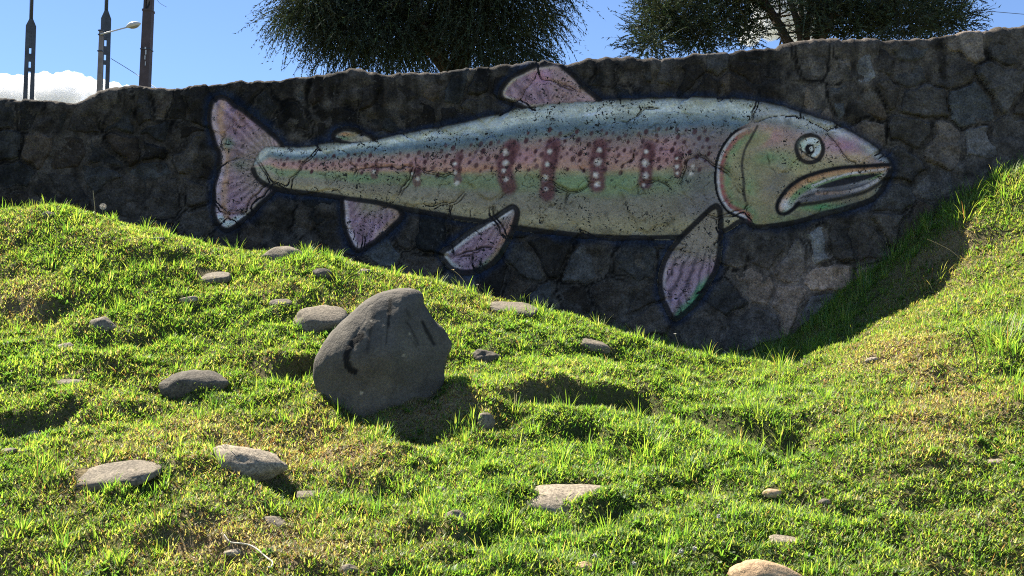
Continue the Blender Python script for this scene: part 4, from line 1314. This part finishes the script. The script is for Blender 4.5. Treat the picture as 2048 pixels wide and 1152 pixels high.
# ------------------------------------------------------------------ masts, lamp and wires beyond the wall
M_MAST = plain("weathered_dark_concrete", (0.075, 0.085, 0.10), 0.85, 0.25, 5)
M_TUBE = plain("dark_steel_tube", (0.05, 0.06, 0.075), 0.5, 0.2, 5)
M_LPOLE = plain("grey_lamp_pole", (0.22, 0.19, 0.17), 0.8, 0.25, 4)
M_LAMP = plain("lamp_housing", (0.55, 0.56, 0.57), 0.4, 0.08, 6)
M_LENS = plain("lamp_lens", (0.25, 0.25, 0.24), 0.3, 0.1, 6)
M_COL = plain("rusty_column", (0.085, 0.062, 0.060), 0.75, 0.35, 3)
M_RUST2 = plain("column_bleached", (0.30, 0.24, 0.22), 0.8, 0.3, 4)
M_WIRE = plain("black_wire", (0.04, 0.04, 0.045), 0.6, 0.1, 4)
GB = 3.6

def mast(px_bot, px_top, y, sh_py, neck_py, slots, label):
    """slotted concrete post with a steel tube rising from its shoulders"""
    k = y / FPX
    p = P(px_bot, 190, y)
    lean = (P(px_top, 0, y)[0] - P(px_bot, 190, y)[0]) / (P(px_top, 0, y)[2] - p[2])
    base = np.array([p[0] - lean * (p[2] - GB), y, GB])
    zof = lambda py: P(px_bot, py, y)[2]
    xof = lambda z: base[0] + lean * (z - GB)
    root = empty("slotted_mast", base)
    W0, W1, D_ = 12.2 * k, 9.9 * k, 0.045
    root.rotation_euler.z = -math.atan2(base[0], base[1])
    zs, zn = zof(sh_py), zof(neck_py)
    wid = lambda z: W0 + (W1 - W0) * (z - GB) / (zs - GB)
    sw_ = 2.0 * k
    for s in (-1, 1):
        m2 = MB()
        cc = lambda z: (xof(z) + s * (wid(z) + sw_) / 2, y, z)
        m2.frustum(cc(GB - 0.3), ((wid(GB) - sw_) / 2, D_), cc(zs), ((wid(zs) - sw_) / 2, D_))
        m2.build("leg", M_MAST, root, base)
    edges = [GB + 0.4] + [v for a, b in slots for v in (zof(b), zof(a))] + [zs - 0.002]
    edges = sorted(edges)
    for i in range(len(edges) // 2):
        z0, z1 = edges[2 * i], edges[2 * i + 1]
        if z1 - z0 > 0.01:
            m2 = MB(); m2.frustum((xof(z0), y, z0), (sw_ + 0.004, D_ - 0.006), (xof(z1), y, z1), (sw_ + 0.004, D_ - 0.006)); m2.build("web", M_MAST, root, base)
    m2 = MB(); m2.frustum((xof(zs), y, zs), (W1, D_), (xof(zn), y, zn), (3.6 * k, 0.06)); m2.build("shoulder", M_MAST, root, base)
    m2 = MB(); zt_ = zn + 5.5; m2.tube([(xof(zn), y, zn - 0.05), (xof(zt_), y, zt_)], [3.5 * k, 2.9 * k], 10); m2.tube([(xof(zt_), y, zt_ - 0.02), (xof(zt_), y, zt_ + 0.1)], [3.6 * k, 3.6 * k], 10)
    m2.build("steel_tube", M_TUBE, root, base, True)
    m2 = MB(); m2.tube([(xof(zn) - 3.6 * k, y - 0.02, zn), (xof(zt_) - 7.2 * k, y - 0.02, zt_)], 0.004, 4); m2.build("guy_wire", M_WIRE, root, base)
    tag(root, label, "mast", "slotted masts beyond the wall")
mast(57.5, 64, 32, 53, 39, [(96,108),(123,136),(143,330)], "dark slotted mast standing alone before the cloud")
mast(207.5, 213.5, 32, 38, 22, [(80,93),(109,121),(129,330)], "dark slotted mast directly behind the street lamp")

def lamp():
    y = 29.0; k = y / FPX
    base = P(197.5, 190, y); base[2] = GB
    ztop = P(203, 60, y)[2]
    xb, xt = P(198.5, 190, y)[0], P(203.0, 60, y)[0]
    sl_ = (xt - xb) / (ztop - P(198.5, 190, y)[2])
    x0 = xt - sl_ * (ztop - GB); base[0] = x0
    root = empty("street_lamp", base)
    m = MB(); m.frustum((x0, y, GB - 0.3), (7.6 * k, 0.09), (xt, y, ztop), (3.3 * k, 0.05)); m.build("pole", M_LPOLE, root, base)
    for py in (62, 70, 103):
        z = P(203, py, y)[2]; xx = x0 + sl_ * (z - GB)
        m = MB(); m.box(xx - 5.2 * k, xx + 4.9 * k, y - 0.075, y + 0.075, z - 0.014, z + 0.014); m.build("band", M_TUBE, root, base)
    a, b = P(207, 67, y - 0.1), P(256, 54, y - 0.1)
    m = MB(); m.tube([P(201, 68.5, y - 0.1), a, b], [0.022, 0.022, 0.018], 8); m.build("arm", M_LAMP, root, base, True)
    # cobra head: a flattened pod
    V, F = ICO4
    c = P(267, 50, y - 0.1)
    v = V.copy(); L = 15.5 * k; 
    prof = 1 - 0.35 * np.abs(v[:, 0]) ** 2
    v = np.c_[v[:, 0] * L, v[:, 1] * 0.13 * prof, v[:, 2] * 6.4 * k * prof]
    t = R(14); v = np.c_[v[:, 0] * math.cos(t) - v[:, 2] * math.sin(t), v[:, 1], v[:, 0] * math.sin(t) + v[:, 2] * math.cos(t)]
    up = V[:, 2] > -0.25
    f_up = F[up[F].all(1)]
    head = make_mesh("lamp_head", v + c - base, F, M_LAMP, root)
    v2 = V * np.array([L * 0.72, 0.10, 5.2 * k]); v2 = np.c_[v2[:, 0] * math.cos(t) - v2[:, 2] * math.sin(t), v2[:, 1], v2[:, 0] * math.sin(t) + v2[:, 2] * math.cos(t)]
    make_mesh("lens", v2 + c + np.array([0.01, 0, -1.9 * k]) - base, F, M_LENS, head)
    tag(root, "grey street lamp pole with an arm reaching over the wall", "street lamp")
lamp()

def column():
    y = 26.0; k = y / FPX
    b = P(289.5, 180, y); t_ = P(297, 22, y); sl_ = (t_[0] - b[0]) / (t_[2] - b[2])
    x0 = b[0] - sl_ * (b[2] - GB); base = np.array([x0, y, GB])
    xo = lambda z: x0 + sl_ * (z - GB)
    z1 = t_[2]; z2 = z1 + 3.2
    root = empty("utility_pole", base)
    m = MB(); m.frustum((x0, y, GB - 0.3), (11 * k, 0.12), (xo(z1), y, z1), (9.2 * k, 0.10)); m.build("lower_shaft", M_COL, root, base)
    for s in (-1, 1):
        m = MB(); m.frustum((xo(z1) + s * 6.6 * k, y, z1 + 0.001), (2.2 * k, 0.08), (xo(z2) + s * 5.6 * k, y, z2), (1.9 * k, 0.07)); m.build("upright", M_COL, root, base)
    m = MB(); m.frustum((xo(z1), y + 0.03, z1 + 0.001), (4.5 * k, 0.02), (xo(z2), y + 0.03, z2), (3.8 * k, 0.02)); m.build("back_plate", M_RUST2, root, base)
    z = z1; s = 1
    while z < z2 - 0.3:
        m = MB(); m.tube([(xo(z) - s * 4.2 * k, y - 0.02, z + 0.01), (xo(z + .28) + s * 4.2 * k, y - 0.02, z + 0.28)], 0.013, 4); m.build("brace", M_TUBE, root, base)
        z += 0.28; s = -s
    m = MB(); m.box(xo(z1) - 10 * k, xo(z1) + 10 * k, y - 0.12, y + 0.12, z1 - 0.03, z1 + 0.02); m.build("collar", M_COL, root, base)
    zz = P(295, 100, y)[2]; m = MB(); m.box(xo(zz) - 10.5 * k, xo(zz) + 10.8 * k, y - 0.115, y + 0.115, zz - 0.012, zz + 0.012); m.build("band", M_TUBE, root, base)
    for j, (pa, pb) in enumerate(((97, 101), (103, 112), (114, 122), (126, 134))):
        za, zb = P(293, pb, y)[2], P(293, pa, y)[2]
        xx = xo(za) + (1.0 + 1.2 * (j % 2)) * k
        yf = y - 0.1215
        m = MB(); m.box(xx - (1.6 - 0.3 * j) * k, xx + (1.4 - 0.2 * j) * k, yf - 0.004, yf, za, zb); m.build("torn_poster", M_LAMP, root, base)
    tag(root, "thick reddish brown utility pole with lattice top, tallest beyond the wall", "utility pole")
column()

def wire(name, pts, label, r=0.009):
    c = np.array(pts[0]); m = MB(); m.tube(smooth_poly(pts, 4, False), r, 5)
    o = m.build(name, M_WIRE, None, c, True); o.location = tuple(float(v) for v in c); tag(o, label, "wire")
wire("cable", [P(222, 117, 31.9), P(250, 134, 31.2), P(278, 152, 30.4), P(300, 168, 29.8), P(345, 198, 28.6)], "thin cable slanting down from the mast behind the lamp to the wall")
wire("overhead_wire", [P(1900, 17, 34), P(1970, 22, 34), P(2048, 28.5, 34), P(2300, 50, 34)], "overhead wire crossing the sky beside the second tree")
wire("loose_wire", [P(308, -20, 30), P(316, 2, 30), P(324, 9, 30), P(333, 14, 30)], "loose curled wire end at the top edge near the brown pole", 0.005)

# ------------------------------------------------------------------ trees beyond the wall
M_BARK = plain("tree_bark", (0.075, 0.058, 0.048), 0.9, 0.35, 14)
def tree(name_label, px, y, crown_c, crown_r, limbs, n_twig, twig_len, droop, hole=None, seed=1, tone=1.0, fork_py=120):
    g = np.random.default_rng(seed)
    k = y / FPX
    base = P(px, 140, y); base[2] = GB
    fork = P(px, fork_py, y)
    root = empty("tree", base)
    m = MB()
    m.tube(smooth_poly([base - [0, 0, .3], base + (fork - base) * .35 + [0.05, 0, 0], base + (fork - base) * .7 - [0.04, 0, 0], fork], 5, False), np.linspace(0.20, 0.12, 16), 9)
    trunk = m.build("trunk", M_BARK, root, base, True)
    cc = np.array(crown_c); cr = np.array(crown_r)
    ends = []
    for i in range(limbs):
        a = 2 * math.pi * i / limbs + g.uniform(-0.3, 0.3)
        el = g.uniform(0.15, 1.1)
        tip = cc + cr * 0.8 * np.array([math.cos(a) * math.cos(el), math.sin(a) * math.cos(el), math.sin(el) * 0.9 - 0.15])
        mid = fork + (tip - fork) * 0.5 + g.normal(0, 0.14, 3) + [0, 0, 0.12]
        pts = smooth_poly([fork - [0, 0, .1], fork + (mid - fork) * .5 + g.normal(0, .05, 3), mid, mid + (tip - mid) * .5 + g.normal(0, .1, 3), tip], 4, False)
        m = MB(); m.tube(pts, np.linspace(0.065, 0.014, len(pts)), 6); m.build("limb", M_BARK, root, base, True)
        ends.append(pts)
        for j in range(7):
            mm = MB()
            q = pts[int(g.integers(4, len(pts) - 1))]
            d = g.normal(0, 1, 3); d[2] = d[2] * 0.6; d /= np.linalg.norm(d)
            e = q + d * g.uniform(0.4, 0.9) * cr.mean() * 0.5
            mm.tube(smooth_poly([q, q + (e - q) * .5 + g.normal(0, .05, 3), e], 3, False), np.linspace(0.022, 0.006, 7), 4)
            mm.build("branch", M_BARK, root, base, True)
    # twigs: drooping sprays set through the lobes of the crown
    n = n_twig * 2
    lb = np.array([[*P(a, b, y + g.uniform(-1.0, 1.0)), r * k] for a, b, r in hole["lobes"]])
    wt = lb[:, 3] ** 1.7; li = g.choice(len(lb), n, p=wt / wt.sum())
    d = g.normal(0, 1, (n, 3)); d /= np.linalg.norm(d, axis=1)[:, None]
    rad = g.random(n) ** 0.5
    lum = 1 + 0.35 * fbm(d[:, 0] * 2.4 + li, d[:, 1] * 2.4, d[:, 2] * 2.4, oct=3, seed=seed * 7)
    Pn = lb[li, :3] + d * (rad * lum * lb[li, 3])[:, None] * np.array([1.1, 1.25, 0.85])
    dens = 0.75 + 0.7 * fbm(Pn[:, 0] * 2.2, Pn[:, 1] * 2.2, Pn[:, 2] * 2.2, oct=3, seed=seed * 9)
    keep = g.random(n) < dens
    px_, py_ = project(Pn[:, 0], Pn[:, 1], Pn[:, 2])
    for hx, hy, rx, ry, a in hole["gaps"]:          # open places between the limbs
        keep &= g.random(n) > a * np.exp(-((px_ - hx) / rx) ** 2 - ((py_ - hy) / ry) ** 2)
    Pn, d = Pn[keep][:n_twig], d[keep][:n_twig]; n = len(Pn)
    dirn = d * np.array([1, 1, 0.4]) + g.normal(0, 0.45, (n, 3)); dirn[:, 2] += 0.15 - droop * 0.5
    dirn /= np.linalg.norm(dirn, axis=1)[:, None]
    L = twig_len * g.uniform(0.5, 1.25, n)
    V, F, Cc = [], [], []
    segs = 4
    pos = Pn.copy(); side = np.cross(dirn, g.normal(0, 1, (n, 3))); side /= np.linalg.norm(side, axis=1)[:, None]
    path = [pos.copy()]
    for s in range(segs):
        dd = dirn.copy(); dd[:, 2] -= droop * (s + 1) / segs * 1.2
        dd /= np.linalg.norm(dd, axis=1)[:, None]
        pos = pos + dd * (L / segs)[:, None]; path.append(pos.copy())
    off_ = 0
    tone_c = np.array([0.030, 0.037, 0.027]) * tone
    cols_n = tone_c * g.uniform(0.6, 1.5, (n, 1)) * (1 + 0.5 * np.c_[0.5 * g.random(n), 0.8 * g.random(n), 0.2 * g.random(n)])
    for s in range(segs):
        w = 0.012 * (1 - 0.55 * s / segs)
        a, b = path[s], path[s + 1]
        V += [a - side * w, a + side * w, b]
        i0 = off_ + np.arange(n)
        F.append(np.c_[i0, i0 + n, i0 + 2 * n]); Cc += [cols_n * 0.8] * 3; off_ += 3 * n
    for j in range(12):
        t = (j + g.random(n)) / 12 * segs * 0.999
        si = t.astype(int); f = (t - si)[:, None]
        PA = np.stack(path, 0)
        a = PA[si, np.arange(n)] * (1 - f) + PA[si + 1, np.arange(n)] * f
        ax = PA[si + 1, np.arange(n)] - PA[si, np.arange(n)]; ax /= np.linalg.norm(ax, axis=1)[:, None] + 1e-9
        out = g.normal(0, 1, (n, 3)); out -= ax * (out * ax).sum(1)[:, None]; out /= np.linalg.norm(out, axis=1)[:, None]
        dl = ax * 0.8 + out * 0.75
        ll = g.uniform(0.03, 0.065, n)[:, None]
        sd_ = np.cross(dl, g.normal(0, 1, (n, 3))); sd_ /= np.linalg.norm(sd_, axis=1)[:, None]
        V += [a - sd_ * 0.010, a + sd_ * 0.010, a + dl * ll]
        i0 = off_ + np.arange(n); F.append(np.c_[i0, i0 + n, i0 + 2 * n]); Cc += [cols_n * g.uniform(0.7, 1.5, (n, 1))] * 3; off_ += 3 * n
    make_mesh("crown", np.concatenate(V) - base, np.concatenate(F), M_TREELEAF, root, cols=np.concatenate(Cc), smooth=False)
    tag(root, name_label, "tree", "trees beyond the wall")
ya = 18.0
tree("dark drooping tree behind the wall above the trout's dorsal fin", 915, ya, P(830, -75, ya), (2.15, 1.8, 1.3), 10, 10500, 0.74, 0.85,
     {"lobes": [(622,4,52),(592,30,26),(655,36,50),(700,66,58),(770,72,62),(830,92,36),(850,40,85),(950,60,70),(1020,70,60),(1062,30,48),(1075,104,18),(1040,110,26),(980,112,26),(740,-10,100),(900,-40,130),(1020,-40,100),(680,-50,80),(820,-120,150),(950,-150,130),(740,-140,100)],
      "gaps": [(880,112,34,22,.75),(862,84,16,10,.9),(905,78,12,8,.7)]}, 3, 1.15, 168)
yb = 17.0
tree("looser bushy tree behind the wall above the trout's head", 1610, yb, P(1618, -75, yb), (2.35, 1.7, 1.35), 11, 8200, 0.48, 0.05,
     {"lobes": [(1318,62,42),(1300,92,24),(1360,40,50),(1400,74,38),(1440,40,55),(1330,10,40),(1480,0,60),(1500,70,24),(1640,10,50),(1690,40,48),(1650,60,22),(1750,56,42),(1800,30,58),(1860,46,46),(1895,36,34),(1930,44,14),(1880,-20,60),(1720,-40,90),(1580,-80,110),(1420,-60,90),(1820,-70,90),(1600,-150,120)],
      "gaps": [(1560,45,50,46,.985),(1500,95,50,16,.9),(1630,84,40,16,.9),(1600,20,30,20,.6),(1720,82,60,12,.5)]}, 6, 1.35, 135)

# ------------------------------------------------------------------ clouds
def cloud_mat():
    m, nt, out = new_mat("cloud_vapour")
    v = nt.nodes.new("ShaderNodeVolumeScatter"); v.inputs["Color"].default_value = (1, 1, 1, 1)
    v.inputs["Density"].default_value = 0.06; v.inputs["Anisotropy"].default_value = 0.0
    nt.links.new(v.outputs[0], out.inputs["Volume"])
    return m
M_CLOUD = cloud_mat()
def cloud(puffs, y, label, seed):
    g = random.Random(seed)
    c0 = P(puffs[0][0], puffs[0][1], y)
    k = y / FPX
    Vs, Fs, off = [], [], 0
    V, F = ICO5
    for px, py, r in puffs:
        c = P(px, py, y + g.uniform(-0.4, 0.4) * r * k) - c0
        n = V
        sd = g.randint(0, 999)
        rr = r * k * (1 + 0.30 * np.abs(fbm(n[:, 0] * 1.8 + sd, n[:, 1] * 1.8, n[:, 2] * 1.8, oct=2, seed=sd)) + 0.16 * np.abs(fbm(n[:, 0] * 5 + sd, n[:, 1] * 5, n[:, 2] * 5, oct=4, seed=sd + 3)))
        Vs.append(c + n * rr[:, None]); Fs.append(F + off); off += len(V)
    o = make_mesh("cloud", np.concatenate(Vs), np.concatenate(Fs), M_CLOUD)
    md = o.modifiers.new("remesh", 'REMESH'); md.mode = 'VOXEL'; md.voxel_size = 1.6; md.use_smooth_shade = True
    o.location = tuple(float(v) for v in c0)
    tag(o, label, "cloud", "white clouds")
cloud([(-60,190,40),(-15,180,30),(10,172,24),(40,172,22),(62,176,26),(92,172,26),(118,168,20),(134,160,17),(150,170,24),(178,178,22),(205,172,14),(228,182,18),(255,186,15),(275,190,12),(120,200,40),(40,205,40),(200,205,30),(-60,220,50)], 2600,
      "white cumulus cloud low behind the masts", 3)
cloud([(1545,40,38),(1580,20,46),(1600,60,30),(1540,0,40),(1500,70,22),(1640,30,34),(1580,-30,50)], 2800, "bright cloud showing through the second tree's branches", 5)
